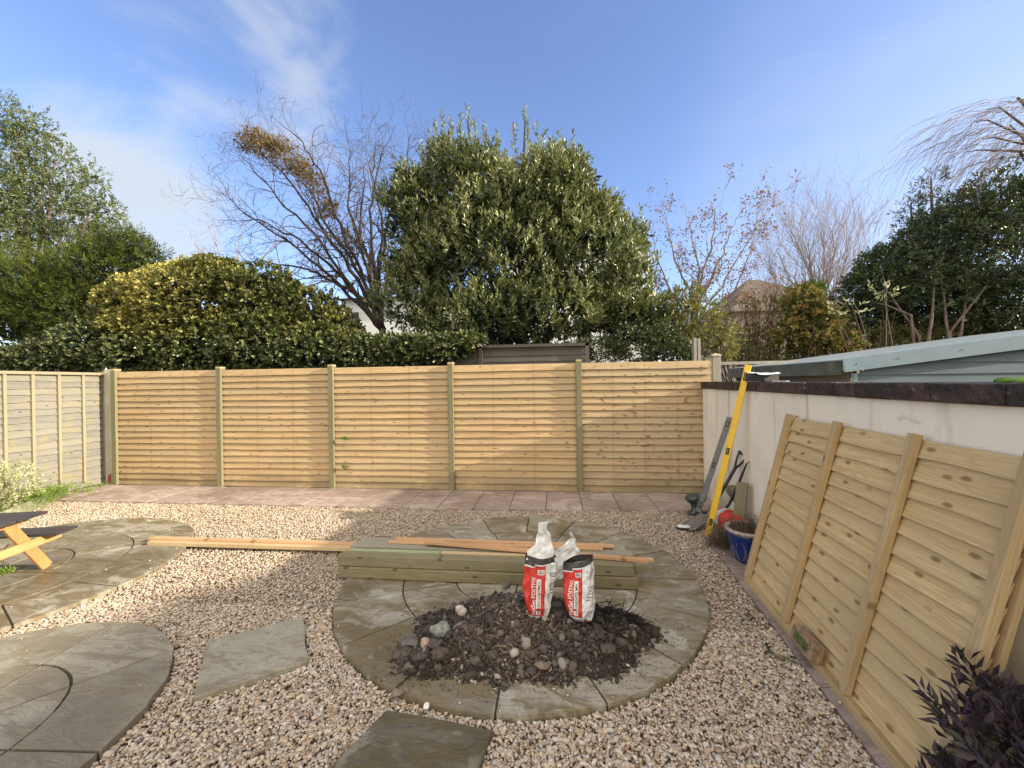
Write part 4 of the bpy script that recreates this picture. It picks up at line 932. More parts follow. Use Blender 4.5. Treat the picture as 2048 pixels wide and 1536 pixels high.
# offcuts and red bags
b = MB(); b.beam((1.80, 4.22, .21), (1.845, 4.235, .575), .1, .09, up=(-.5, -.85, 0)); tag(b.build('timber_offcut', M['battenz' if 0 else 'postg'], bevel=.003), 'short timber post offcut standing upright against the wall', 'timber offcut')
b = MB(); a_ = G(1488, 1012, .30); b.beam(a_, a_+np.array([.0, .32, .10]), .095, .085); tag(b.build('timber_offcut', M['beam'], bevel=.003), 'short post offcut lying over the red bags, sawn end showing', 'timber offcut')
def sack(label, c, r, yaw, mt, mt2, seed):
    q = np.random.default_rng(seed); V0, F0 = ico(4); v = V0.copy(); v = np.sign(v)*np.abs(v)**.7
    for f in (3, 6, 11): v *= (1+.16/f*2*np.sin(v@q.normal(size=3)*f+1))[:, None]
    v *= r; c_, s_ = cos(yaw), sin(yaw); x = v[:, 0]*c_-v[:, 1]*s_; y = v[:, 0]*s_+v[:, 1]*c_; z = v[:, 2]
    mi = [(1 if .12 < V0[f].mean(0)[0] < .55 else 0) for f in F0]
    o = link('bag_of_cement', np_mesh('bag', np.c_[x, y, z], F0, np.full(len(x), .5), smooth=True, mi=mi), [mt, mt2]); o.location = c; return tag(o, label, 'cement bag')
sack('full red and white bag lying nearest the wall under the spade', (1.74, 4.30, .17), (.20, .11, .085), 1.75, BR, BW, 1)
sack('full red bag with white stripe lying behind the blue pot', (1.72, 4.05, .12), (.20, .11, .09), 1.4, BR, BW, 2)
sack('black bag with white edge beneath the upright offcut', (1.78, 4.22, .10), (.12, .10, .11), .2, M['black'], BW, 3)
# blue pot
pc = (1.665, 3.73, .014); root = empty('plant_pot', pc, 'blue glazed pot with pale rim holding a withered plant', 'plant pot')
prof = [(.085, 0), (.10, .0), (.115, .03), (.142, .10), (.163, .18), (.172, .245), (.168, .27)]
b = MB(); b.lathe(prof, pc, 40); b.build('pot_body', M['pot'], root, smooth=True)
b = MB(); b.lathe([(.150, .262), (.170, .258), (.186, .268), (.188, .284), (.178, .292), (.158, .290), (.150, .262)], pc, 40); b.build('rim', M['potrim'], root, smooth=True)
b = MB(); b.lathe([(.001, .268), (.155, .270), (.155, .275), (.001, .28)], pc, 24); b.build('potting_soil', M['soil'], root)
b = MB()
def potr(z): return np.interp(z, [0, .03, .1, .18, .245], [.10, .115, .142, .163, .172])+.0022
for (a0, z0, a1, z1, bd) in ((-2.7, .03, -2.9, .15, .1), (-2.55, .02, -2.5, .19, -.12), (-2.4, .02, -2.15, .14, .1), (-2.2, .02, -2.28, .20, .15), (-2., .02, -1.8, .13, .05), (-3.0, .04, -3.2, .12, .1)):
    pts = []
    for i in range(9):
        t = i/8; a_ = a0+(a1-a0)*t+bd*sin(t*pi); z = z0+(z1-z0)*t; r__ = potr(z); pts.append((pc[0]+r__*cos(a_), pc[1]+r__*sin(a_), pc[2]+z))
    b.tube(pts, [.0028]*8+[.001], 5)
b.build('painted_grass', M['potline'], root)
n = 420; P = rng.normal(0, 1, (n, 3))*(.085, .085, .01)+(pc[0], pc[1], .29); D = (P-np.array(pc))*(2.2, 2.2, 0)+rng.normal(0, .5, (n, 3))+(0, 0, .55); D[:, 2] = np.abs(D[:, 2])
sticks('stems', P, D, rng.uniform(.05, .13, n), .0012, rng.random(n), M['deadpl'], root)['kind'] = 'stuff'
P2 = P+D/np.linalg.norm(D, axis=1, keepdims=True)*rng.uniform(.02, .11, (n, 1)); leaves('withered_leaves', M['deadpl'], P2, rng.normal(size=(n, 3)), rng.uniform(.012, .03, n), .008, rng.random(n), root)
p = np.array([1.56, 4.02, .012]); root = empty('withered_shrub', tuple(p), 'wispy withered shrub between the yellow level and the blue pot', 'plant')
n = 520; P = p+rng.normal(0, 1, (n, 3))*(.05, .05, .02); D = rng.normal(0, .55, (n, 3))+(0, 0, 1.); sticks('stems', P, D, rng.uniform(.08, .26, n), .0011, rng.random(n), M['deadpl'], root)['kind'] = 'stuff'
P2 = p+rng.normal(0, 1, (900, 3))*(.085, .085, .06)+(0, 0, .15); leaves('foliage', M['olive'], P2, rng.normal(size=(900, 3))+(0, 0, .6), rng.uniform(.010, .024, 900), .005, rng.random(900)*.8, root)

# ------------------------------------------------------------------ picnic table (small)
e = np.array([-.25, .968, 0.]); nn_ = np.array([.968, .25, 0.]); z_ = np.array([0, 0, 1.])
bc = np.array([-4.40, 3.23, 0.]); HT, HB = .31, .585; cen = bc-e*HB        # centre line at the right hand end
root = empty('picnic_table', tuple(cen-nn_*.6), 'small picnic table with dark stained top and orange pine frame', 'picnic table')
T = lambda x, y, z: cen+nn_*x+e*y+z_*z      # x towards the viewer's right, y away
ZT, ZB = .575, .355; LEN = 1.25
b = MB()
for k in range(5): y = -HT+k*(2*HT/5); b.beam(T(0, y+HT/5, ZT-.011), T(-LEN, y+HT/5, ZT-.011), 2*HT/5-.007, .022)
b.build('tabletop', M['tabletop'], root, bevel=.002)
for s in (-1, 1):
    b = MB()
    for k in range(2): y = s*(HB-.055-k*.105); b.beam(T(0, y, ZB-.011), T(-LEN, y, ZB-.011), .098, .022)
    b.build('bench_seat', M['tabletop'], root, bevel=.002)
for x in (-.13, -LEN+.13):
    b = MB(); b.beam(T(x, -HB+.02, ZB-.058), T(x, HB-.02, ZB-.058), .022, .07); b.build('bench_rail', M['tablewood'], root, bevel=.002)
    b = MB(); b.beam(T(x, -HT+.03, ZT-.05), T(x, HT-.03, ZT-.05), .022, .055); b.build('top_rail', M['tablewood'], root, bevel=.002)
    for s in (-1, 1):
        b = MB(); b.beam(T(x-.026, s*.13, ZT-.03), T(x-.026, s*.47, .032), .022, .085, up=tuple(e)); 
        b.build('leg', M['tableleg'], root, bevel=.002)

# ------------------------------------------------------------------ plants in the garden
def sprays(base, n, k, shoot, ll, lw, mt, tr, dirf, name, parent, shape='kite', spread=.35):
    """n shoots of k leaves; base (n,3), dirf (n,3)"""
    d = dirf/np.linalg.norm(dirf, axis=1, keepdims=True); P = []; D = []; Tn = []
    for i in range(k):
        t = (i+.5)/k; sd = rng.normal(size=(n, 3)); sd -= d*(sd*d).sum(1, keepdims=True); sd /= np.linalg.norm(sd, axis=1, keepdims=True)
        P.append(base+d*shoot*t+sd*.004); D.append(d*(.55+spread*t)+sd*.75); Tn.append(tr+rng.normal(0, .10, n)+.15*(t-.5))
    P = np.concatenate(P); D = np.concatenate(D); Tn = np.clip(np.concatenate(Tn), 0, 1); m_ = len(P)
    return leaves(name, mt, P, D, ll*rng.uniform(.7, 1.2, m_), lw*rng.uniform(.75, 1.2, m_), Tn, parent, shape=shape)
p = np.array([1.43, 1.30, .0]); root = empty('purple_shrub', tuple(p), 'dark purple-leaved sage-like shrub in the bottom right corner', 'shrub')
n = 170; th = rng.uniform(0, 2*pi, n); rr = np.sqrt(rng.random(n)); zz = .10+.44*rng.random(n)**.8
B = np.c_[p[0]+.20*rr*np.cos(th), p[1]+.26*rr*np.sin(th), zz]; dr = B-np.array([p[0], p[1], .0]); dr[:, 2] = .35
sprays(B, n, 14, .10, .058, .019, M['purple'], rng.random(n)*.8, dr+rng.normal(0, .12, (n, 3)), 'foliage', root)
b = MB()
for k in range(26): q = B[k*6]; b.tube([p+(random.uniform(-.04, .04), random.uniform(-.04, .04), 0), (p+q)/2+(0, 0, .05), q], [.005, .004, .002], 5)
b.build('stems', M['barkd'], root)
p = np.array([-7.0, 4.35, .07]); root = empty('variegated_shrub', tuple(p), 'pale cream variegated shrub in the bed at the far left', 'shrub')
n = 420; B = rng.normal(size=(n, 3)); B /= np.linalg.norm(B, axis=1, keepdims=True); B = B*(.30, .42, .34)*rng.uniform(.6, 1, (n, 1))+(-7.1, 4.33, .32); B[:, 2] = np.maximum(B[:, 2], .1)
sprays(B, n, 8, .08, .035, .016, M['pale'], rng.random(n), B-np.array([-7.1, 4.3, 0]), 'foliage', root)
b = MB(); [b.tube([(-7.1, 4.3, .05), (-7.1+.15*cos(k), 4.3+.15*sin(k), .35)], [.01, .004], 5) for k in range(5)]; b.build('stems', M['bark'], root)
p = np.array([-7.05, 4.85, .07]); root = empty('ground_cover_plant', tuple(p), 'bright green feathery low plant beside the pale shrub in the bed', 'plant')
n = 380; B = np.c_[rng.normal(-7.08, .18, n), rng.normal(4.78, .20, n), rng.uniform(.07, .20, n)]
B = B[B[:, 0] > -7.5]; n = len(B); sprays(B, n, 7, .09, .045, .006, M['fresh'], rng.random(n), rng.normal(0, .5, (n, 3))+(.25, -.1, .8), 'foliage', root)
p = G(8, 1148, .03); root = empty('grass_tuft', tuple(p), 'small bright green weed tuft growing from the back left patio', 'weed')
n = 60; sprays(p+rng.normal(0, .025, (n, 3))*(1, 1, .1), n, 4, .05, .03, .008, M['fresh'], rng.random(n), rng.normal(0, .6, (n, 3))+(0, 0, .8), 'foliage', root)
for (x, y, s) in ((-7.25, 5.45, .05), (-7.4, 5.75, .04)):
    root = empty('weed_tuft', (x, y, .02), 'small green weeds at the foot of the weathered fence, %s' % ('nearer the edging board' if y < 5.6 else 'closest to the pale post'), 'weed')
    n = 40; sprays(np.array([x, y, .02])+rng.normal(0, s, (n, 3))*(1, 1, .1), n, 4, .04, .025, .008, M['fresh'], rng.random(n), rng.normal(0, .6, (n, 3))+(0, 0, .8), 'foliage', root)
# fallen leaves
for i, (u, v) in enumerate(((1490, 1226), (1497, 1238), (1528, 1292), (1537, 1303), (1550, 1310), (1583, 1320))):
    p = G(u, v, .02); n = 3; o = leaves('fallen_leaf', M['dead' if i == 4 else 'dark'], np.array([p]*n)+rng.normal(0, .012, (n, 3))*(1, 1, .2), rng.normal(size=(n, 3))*(1, 1, .15), .045, .018, rng.random(n))
    lab = ['dark fallen leaves on the gravel nearest the blue pot, upper pair', 'dark fallen leaves on the gravel near the panel foot, lower of the upper pair', 'dark fallen leaves on gravel halfway down the panel foot', 'fallen leaves just below the halfway cluster by the panel', 'brown fallen leaves on gravel beside the panel', 'fallen leaves on gravel left of the brick']
    tag(o, lab[i], 'fallen leaves')

# ------------------------------------------------------------------ trees and hedges behind
def P2W(u, v, y, ru, rv, rd):
    c = at(u, v, y); D = y/ray(u, v)[1]; return c, np.array([ru*D/F_PX, rd, rv*D/F_PX])
def blob_pts(blobs, n, inner=.55, lump=.16, seed=0):
    """blobs: (u, v, y, ru px, rv px, depth radius m) -> points and outward normals"""
    q = np.random.default_rng(seed); B = [P2W(*b) for b in blobs]; wgt = np.array([r[0]*r[2]+r[0]*r[1] for c, r in B]); wgt /= wgt.sum()
    idx = q.choice(len(B), n, p=wgt); C = np.array([B[i][0] for i in idx]); Rr = np.array([B[i][1] for i in idx]); d = q.normal(size=(n, 3)); d /= np.linalg.norm(d, axis=1, keepdims=True)
    rad = (inner**3+(1-inner**3)*q.random(n))**(1/3)
    pt = C+d*Rr*rad[:, None]; l = np.sin(pt[:, 0]*4.3+seed)*np.sin(pt[:, 1]*3.7+1)*np.sin(pt[:, 2]*4.1+2)+.5*np.sin(pt[:, 0]*9.1)*np.sin(pt[:, 2]*8.3+seed)
    pt = C+d*Rr*(rad*(1+lump*l))[:, None]; return pt, d, rad
def trunk(name, pts, rads, mt, parent, n=9): b = MB(); b.tube(pts, rads, n); return b.build(name, mt, parent, smooth=True)

# --- laurel
LY = 8.0
root = empty('laurel_tree', (at(1030, 700, LY)[0], LY, 0), 'big glossy evergreen laurel with upright shoots rising behind the middle of the fence', 'tree')
lb_ = [(1000,530,LY,185,140,1.3),(905,375,LY,62,75,.8),(1005,405,LY,58,60,.8),(1110,365,LY,55,58,.7),(1150,410,LY,50,60,.7),(1190,460,LY,50,55,.7),(840,420,LY,42,75,.6),(815,520,LY,40,80,.6),(900,345,LY,36,40,.5),(955,350,LY,38,36,.4),(1075,395,LY,78,62,.8),(1120,375,LY,34,36,.4),(1010,450,LY,165,95,1.2),(1165,530,LY,115,105,1.1),(870,510,LY,76,110,1.),(1040,640,LY,255,60,1.2),(1240,600,LY,70,88,.9),(1255,480,LY,36,34,.4),(1280,640,LY,70,50,.7),(820,600,LY,70,70,.7),(1160,440,LY,52,55,.6),(1330,675,LY,40,25,.5)]
_q = np.random.default_rng(77)
for _k in range(16):
    _b = lb_[_q.integers(0, 14)]; _a = _q.uniform(0, 2*pi); lb_.append((_b[0]+_b[3]*.85*cos(_a), _b[1]-abs(_b[4]*.45*sin(_a)), LY-_q.uniform(.1, 1.)*_b[5], _q.uniform(24, 46), _q.uniform(30, 60), .35))
lb_ = [(b_[0], b_[1], b_[2], b_[3]*(.93 if b_[3] > 60 else 1), b_[4]*(.93 if b_[3] > 60 else 1), b_[5]) for b_ in lb_]
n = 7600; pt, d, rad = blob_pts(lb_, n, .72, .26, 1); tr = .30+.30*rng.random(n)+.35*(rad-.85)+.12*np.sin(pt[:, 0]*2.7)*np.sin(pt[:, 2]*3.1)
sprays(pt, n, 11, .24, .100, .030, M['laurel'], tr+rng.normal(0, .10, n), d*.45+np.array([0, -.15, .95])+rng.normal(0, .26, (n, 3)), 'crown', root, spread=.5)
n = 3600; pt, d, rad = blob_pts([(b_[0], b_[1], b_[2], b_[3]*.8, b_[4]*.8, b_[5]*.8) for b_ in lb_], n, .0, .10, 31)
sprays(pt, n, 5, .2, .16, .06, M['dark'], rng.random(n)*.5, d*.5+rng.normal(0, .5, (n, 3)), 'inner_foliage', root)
sp = [(935,218),(885,228),(900,240),(870,250),(970,252),(995,272),(1050,222),(1030,252),(1073,255),(1090,262),(1118,268),(1145,268),(1150,300),(1178,318),(860,265),(842,290),(1205,366),(1222,400),(1255,423),(1280,416),(1010,310),(1165,300),(922,235),(948,245),(1060,285),(1100,285),(1130,290),(1240,440),(822,375),(803,440),(985,300),(1190,345),(835,330),(1268,440),(1290,500),(1300,560)]
B = []; tt = []; dd_ = []
for (u, v) in sp:
    a_ = at(u, v, LY+random.uniform(-.4, .4)); q_ = np.array([random.uniform(-.12, .12), 0, 1.])
    for k in range(20): B.append(a_-q_*(.03+k*.070)+np.array([random.uniform(-.012, .012)*k**.6, random.uniform(-.02, .02)*k**.5, 0])); tt.append(.45+.35*random.random()); dd_.append(q_)
B = np.array(B); sprays(B, len(B), 5, .10, .095, .030, M['laurel'], np.array(tt), np.array(dd_)+rng.normal(0, .1, (len(B), 3)), 'upright_shoots', root)
b = MB(); c0 = np.array([at(1030, 700, LY)[0], LY, 0])
for (u, v) in ((905,330),(1075,340),(1160,450),(870,520),(1000,430),(1240,560),(935,240),(1050,240)):
    q = at(u, v, LY); b.tube([c0, c0+(0, 0, .8), (c0+q)/2+(0, 0, .2), q], [.11, .10, .06, .015], 7)
b.build('trunk', M['barkd'], root, smooth=True)

# --- golden variegated shrub
GY = 7.1
root = empty('golden_shrub', (at(420, 700, GY)[0], GY, 0), 'yellow-cream variegated evergreen shrub behind the left half of the fence', 'shrub')
gb = [(400,600,GY,150,75,.8),(290,620,GY,85,60,.6),(440,560,GY,70,40,.5),(520,590,GY,75,55,.6),(590,640,GY,95,70,.6),(250,600,GY,45,30,.4),(650,660,GY,70,50,.5),(400,680,GY,200,60,.7),(415,535,GY,22,18,.25),(350,560,GY,50,30,.4),(270,655,6.75,80,34,.35),(380,665,6.7,110,42,.35),(520,665,6.7,110,40,.35),(640,680,6.7,80,30,.35)]
n = 8200; pt, d, rad = blob_pts(gb, n, .75, .12, 2)
uu = pt[:, 0]; gl = np.exp(-((uu-at(330, 600, GY)[0])/1.1)**2)*np.clip((pt[:, 2]-2.0)/1.2, 0, 1)  # sunlit look put into the leaf tint, goldier towards the upper left
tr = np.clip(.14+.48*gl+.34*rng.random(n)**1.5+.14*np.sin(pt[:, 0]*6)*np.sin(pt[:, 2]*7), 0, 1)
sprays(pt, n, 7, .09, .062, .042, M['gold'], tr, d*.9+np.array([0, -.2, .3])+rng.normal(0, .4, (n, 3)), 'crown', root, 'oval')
n2_ = 1500; pt2, d2, _ = blob_pts([(b_[0], b_[1]+6, b_[2]+.1, b_[3]*.85, b_[4]*.85, b_[5]*.8) for b_ in gb], n2_, 0., .1, 32)
sprays(pt2, n2_, 4, .1, .13, .08, M['dark'], rng.random(n2_)*.5, rng.normal(0, .5, (n2_, 3))+d2, 'inner_foliage', root, 'oval')
b = MB(); c0 = np.array([at(420, 700, GY)[0], GY, 0]); [b.tube([c0, (c0+at(u, v, GY))/2, at(u, v, GY)], [.06, .04, .01], 6) for u, v in ((400, 590), (300, 620), (520, 600), (600, 640))]; b.build('trunk', M['barkd'], root)

# --- ivy hedge along the old fence
HY = 6.55
root = empty('ivy_hedge', (at(500, 700, HY)[0], HY, 0), 'dense cream-flecked ivy hedge draped along behind the back fence', 'hedge')
hb_ = [(100,715,HY,120,35,.35),(60,720,HY,60,22,.3),(170,690,HY,75,45,.4),(280,710,HY,120,45,.4),(400,705,HY,120,50,.4),(520,700,HY,120,45,.4),(640,705,HY,120,42,.4),(740,705,HY,100,38,.4),(820,700,HY,80,32,.4),(890,690,HY,60,22,.35),(935,680,HY,35,14,.25),(780,745,HY,90,30,.35),(500,760,HY,480,30,.35),(860,705,HY,40,22,.3)]
n = 7200; pt, d, rad = blob_pts(hb_, n, .7, .08, 3); d[:, 1] -= .6; tr = np.clip(rng.beta(1.5, 2.2, n)*.85, 0, 1)
sprays(pt, n, 5, .06, .050, .036, M['ivy'], tr, d+rng.normal(0, .5, (n, 3)), 'foliage', root, 'oval')
n2_ = 2600; pt2, d2, _ = blob_pts([(b_[0], b_[1]+4, b_[2]+.12, b_[3]*.92, b_[4]*.8, b_[5]*.8) for b_ in hb_], n2_, 0., .1, 33)
sprays(pt2, n2_, 4, .1, .12, .08, M['dark'], rng.random(n2_)*.5, rng.normal(0, .5, (n2_, 3))+d2, 'inner_foliage', root, 'oval')
b = MB(); a0, a1 = at(-30, 740, HY+.25), at(900, 740, HY+.25); 
for k in range(9): q = a0+(a1-a0)*k/8; b.tube([(q[0], q[1], 0), (q[0]+.05, q[1], 1.2), (q[0], q[1]-.1, 1.9)], [.03, .02, .01], 6)
b.build('stems', M['barkd'], root)

# --- brown stained fence behind
root = empty('brown_fence', (at(1060, 730, 6.75)[0], 6.75, 0), 'dark brown horizontal board fence showing between ivy and laurel', 'fence')
pA, pB = at(962, 700, 6.75), at(1174, 700, 6.75); z1 = at(1060, 692, 6.75)[2]; b = MB(); z = .3
while z < z1-.02:
    b.add([(pA[0]-1.7,6.75,z),(pB[0],6.75,z),(pB[0],6.765,z+.10),(pA[0]-1.7,6.765,z+.10)], [(0,1,2,3)]); b.box((pA[0]-1.7, 6.766, z), (pB[0], 6.78, z+.098)); z += .098
b.build('boards', M['brownf'], root)
for q in (pA, pB): b = MB(); b.box((q[0]-.03, 6.70, 0), (q[0]+.03, 6.745, z1+.03)); b.build('post', M['brownf'], root)
b = MB(); b.box((pA[0]-.2, 6.70, z1-.02), (pB[0]+.05, 6.79, z1+.03)); b.build('top_rail', M['brownf'], root)
# two old grey posts
for (u, v, lab) in ((1392, 676, 'old slotted grey post rising just beyond the new fence'), (1620, 673, 'weathered grey post swathed in brown shrubs beyond the shed')):
    y = 6.6 if u < 1500 else 8.2; p = at(u, v, y); b = MB(); b.box((p[0]-.05, y-.05, 0), (p[0]-.008, y+.05, p[2])); b.box((p[0]+.008, y-.05, 0), (p[0]+.05, y+.05, p[2]-.01)); b.box((p[0]-.009, y-.02, 0), (p[0]+.009, y+.03, p[2]-.05))
    tag(b.build('old_post', M['greypost'], bevel=.004), lab, 'post')

# --- left evergreen tree and conifer
TY = 11.0
root = empty('evergreen_tree', (at(90, 600, TY)[0], TY, 0), 'tall loose grey-green evergreen tree at the far left', 'tree')
tb = [(-60,330,TY,90,130,1.4),(25,330,TY,70,120,1.2),(55,255,TY,42,48,.7),(15,250,TY,35,40,.6),(110,330,TY,60,55,.9),(90,420,TY,110,80,1.3),(185,385,TY,32,50,.6),(195,440,TY,48,60,.7),(60,500,TY,150,60,1.4),(230,480,TY,40,40,.6),(280,500,TY,34,26,.5),(0,420,TY,110,80,1.3)]
n = 4500; pt, d, rad = blob_pts(tb, n, .45, .36, 4)
sprays(pt, n, 7, .16, .10, .036, M['lefttree'], rng.random(n), d*.5+np.array([0, 0, .4])+rng.normal(0, .5, (n, 3)), 'crown', root)
n = 500; pt, d, rad = blob_pts([(b_[0], b_[1]+8, b_[2]+.1, b_[3]*.75, b_[4]*.7, b_[5]*.8) for b_ in tb], n, 0., .15, 36); sprays(pt, n, 5, .25, .13, .06, M['dark'], rng.random(n)*.7, rng.normal(0, .5, (n, 3))+(0, 0, .4), 'inner_foliage', root)
b = MB(); c0 = np.array([at(60, 600, TY)[0], TY, 0])
for (u, v) in ((40,230),(20,260),(110,320),(190,390),(60,420),(-40,330),(240,470),(130,440),(90,300)):
    q = at(u, v, TY); b.tube([c0, c0+(0, 0, 2), (c0+q)/2+(0, 0, .9), q], [.16, .13, .06, .012], 7)
b.build('trunk', M['bark'], root, smooth=True)
CY = 9.2
root = empty('conifer', (at(120, 680, CY)[0], CY, 0), 'feathery yellow-green conifer in front of the tall left tree', 'tree')
cb = [(205,478,CY,16,22,.3),(262,488,CY,16,26,.3),(170,505,CY,22,24,.3),(318,520,CY,14,18,.2),(60,590,CY,130,85,1.),(190,550,CY,85,55,.8),(230,505,CY,38,30,.4),(150,620,CY,110,70,.8),(280,520,CY,36,40,.4),(0,640,CY,90,60,.8),(300,560,CY,24,26,.3),(-60,560,CY,80,100,.9)]
n = 7000; pt, d, rad = blob_pts(cb, n, .6, .42, 5); dr = np.array([.75, -.35, .38])+d*.55+rng.normal(0, .22, (n, 3))
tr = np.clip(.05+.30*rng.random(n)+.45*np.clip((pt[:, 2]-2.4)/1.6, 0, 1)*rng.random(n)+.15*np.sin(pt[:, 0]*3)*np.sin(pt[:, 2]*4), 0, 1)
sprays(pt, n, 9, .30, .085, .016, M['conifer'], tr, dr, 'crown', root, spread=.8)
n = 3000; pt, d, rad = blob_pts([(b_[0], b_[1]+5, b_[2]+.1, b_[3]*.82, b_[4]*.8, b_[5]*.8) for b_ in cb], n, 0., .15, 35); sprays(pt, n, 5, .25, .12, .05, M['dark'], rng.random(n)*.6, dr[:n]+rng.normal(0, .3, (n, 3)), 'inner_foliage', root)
b = MB(); c0 = np.array([at(120, 680, CY)[0], CY, 0]); [b.tube([c0, c0+(0, 0, 1), at(u, v, CY)], [.12, .08, .01], 6) for u, v in ((190, 520), (60, 560), (240, 490), (150, 600), (0, 600))]; b.build('trunk', M['barkd'], root)

# --- branching skeletons
def grow(b, p, d, L_, r, depth, wig, rnd, spread=.6, up=.15, kids=(2, 4), segs=6, nside=5, ends=None, shrink=.62):
    pts = [p.copy()]; rad = [r]; q = p.copy(); dd = d/np.linalg.norm(d)
    for i in range(segs):
        dd = dd+rnd.normal(0, wig, 3)+np.array([0, 0, up])*.3; dd /= np.linalg.norm(dd); q = q+dd*L_/segs; pts.append(q.copy()); rad.append(r*(1-.7*(i+1)/segs))
    b.tube(pts, rad, nside if depth > 1 else 3)
    if ends is not None and depth <= 1: ends += [(pts[k], dd) for k in (segs//2, segs)]
    if depth > 0:
        for k in range(rnd.integers(*kids)):
            i = rnd.integers(max(1, segs//3), segs+1); nd = dd+rnd.normal(0, spread, 3); grow(b, pts[i], nd, L_*shrink*rnd.uniform(.7, 1.2), max(rad[i]*.75, .0034), depth-1, wig, rnd, spread, up, kids, max(3, segs-1), nside, ends, shrink)
def limb_tree(name, label, base, limbs, y, mt, dep=3, r0=.06, wig=.25, seed=1, spread=.6, up=.1, side=7, subL=.9, jit=.6, tmat=None, kids=(2, 4), cat='tree', ends=None, rmin=.010, shrink=.62):
    rnd = np.random.default_rng(seed); bw = at(base[0], base[1], y); root = empty(name, (bw[0], y, 0), label, cat)
    tb_ = MB(); cb_ = MB(); tb_.tube([(bw[0], y, 0), (bw[0], y, bw[2]*.6), tuple(bw)], [r0*1.3, r0*1.15, r0], 9)
    for lm in limbs:
        off = rnd.uniform(-jit, jit); W_ = [at(base[0], base[1], y)]
        for k, (u, v) in enumerate(lm): W_.append(at(u, v, y+off*(k+1)/len(lm)))
        # resample with wiggle
        P_ = []; 
        for k in range(len(W_)-1):
            for t in np.linspace(0, 1, 5, endpoint=False): P_.append(W_[k]*(1-t)+W_[k+1]*t+rnd.normal(0, .018*wig*4, 3))
        P_.append(W_[-1]); m_ = len(P_); rad = [max(r0*.7*(1-i/m_)**1.1, rmin*.5) for i in range(m_)]; tb_.tube(P_, rad, 6)
        for k in range(side):
            i = int(rnd.uniform(.25, .98)*(m_-2)); d = P_[i+1]-P_[i]; d = d/np.linalg.norm(d)+rnd.normal(0, spread, 3); grow(cb_, P_[i], d, subL*rnd.uniform(.6, 1.2), max(rad[i]*.5, .004), dep, wig, rnd, spread, up, kids, 6, 4, ends, shrink)
    tb_.build('trunk', tmat or mt, root, smooth=True); cb_.build('crown', mt, root); return root
WY = 9.3
ends = []
wt = limb_tree('twisted_willow', 'bare corkscrew willow leaning left beside the laurel with dead vine in its top', (765, 660), [
    [(700,570),(640,480),(560,400),(500,330),(470,300)], [(690,560),(600,480),(520,440),(440,440)], [(700,580),(620,540),(520,520),(440,545)],
    [(720,540),(670,430),(640,340),(590,270),(540,230)], [(735,540),(700,420),(700,320),(690,230)], [(750,540),(740,420),(760,320),(790,250)],
    [(760,540),(780,430),(810,330),(820,270)], [(715,560),(640,450),(580,360),(520,300),(450,290)], [(700,590),(600,500),(480,420),(430,370)], [(745,560),(720,460),(730,360),(720,290)],
    [(755,560),(765,450),(745,350),(750,290)],[(725,560),(650,440),(620,380),(560,320)]],
    WY, M['twig'], 2, .08, .32, 11, .55, .12, 24, 1.05, .9, M['barkd'], (2, 4))
cl = [(500,285,45,20),(540,300,50,26),(590,330,45,24),(630,370,30,28),(660,420,26,30),(690,480,24,34),(560,290,40,18),(520,275,30,16),(610,345,35,22)]
n = 1500; pt, d, rad = blob_pts([(u, v, WY, a_*.8, b_*.8, .35) for u, v, a_, b_ in cl], n, .2, .3, 6)
leaves('dead_vine_leaves', M['dead'], pt, rng.normal(size=(n, 3)), rng.uniform(.05, .10, n), .05, rng.random(n), wt, shape='oval')
P_ = pt[:900]; sticks('dead_vine_stems', P_, rng.normal(size=(900, 3))*(1, .6, .6)+(-.8, 0, .5), rng.uniform(.2, .5, 900), .004, rng.random(900)*.5, M['straw'], wt)
limb_tree('bare_tree', 'faint bare twiggy tree low behind the willow at left', (470, 640), [[(460,560),(430,480),(410,440)],[(470,550),(480,480),(500,440)],[(450,560),(410,510),(400,480)],[(490,560),(540,500),(560,470)],[(520,600),(600,540),(640,500)],[(540,600),(660,560),(700,540)]], 13, M['twigp'], 2, .07, .3, 12, .5, .15, 9, 1.3, .8)
BY = 8.6; ends = []
bt = limb_tree('berry_tree', 'sparse small tree with red berries and few leaves right of the laurel', (1385, 720), [
    [(1390,620),(1400,540),(1378,450),(1365,400)], [(1385,600),(1350,520),(1335,450),(1325,400)], [(1395,610),(1440,520),(1460,460),(1480,425)],
    [(1395,640),(1450,560),(1510,460),(1540,395)], [(1375,640),(1330,560),(1310,500),(1305,440)], [(1400,640),(1470,580),(1500,500),(1515,440)], [(1390,600),(1420,500),(1430,430),(1425,410)], [(1370,660),(1330,600),(1310,560)],[(1410,650),(1480,600),(1520,560)]],
    BY, M['twigl'], 2, .05, .22, 13, .5, .2, 8, .62, .6, M['twigl'], (2, 4), ends=ends)
E = np.array([q for q, _ in ends]); n = len(E); k = 3
P = np.repeat(E, k, 0)+rng.normal(0, .05, (n*k, 3)); low = np.clip((3.6-P[:, 2])/2., 0, 1); t = np.clip(rng.random(len(P))*.9+.1-low*.25, 0, 1)
keep = rng.random(len(P)) < .6+.4*low; P = P[keep]; t = t[keep]
leaves('leaves', M['berry'], P, rng.normal(size=(len(P), 3)), rng.uniform(.04, .08, len(P)), .03, t, bt)
P = E[rng.random(n) < .30]; b = scatter(P+rng.normal(0, .03, P.shape), np.full(len(P), .014), 1, np.ones(len(P)), 3, (.9, 1), .02)
link('berries', np_mesh('berries', b[0], b[1], b[2], off=ploc(bt), smooth=True), M['berry'], bt)['kind'] = 'stuff'
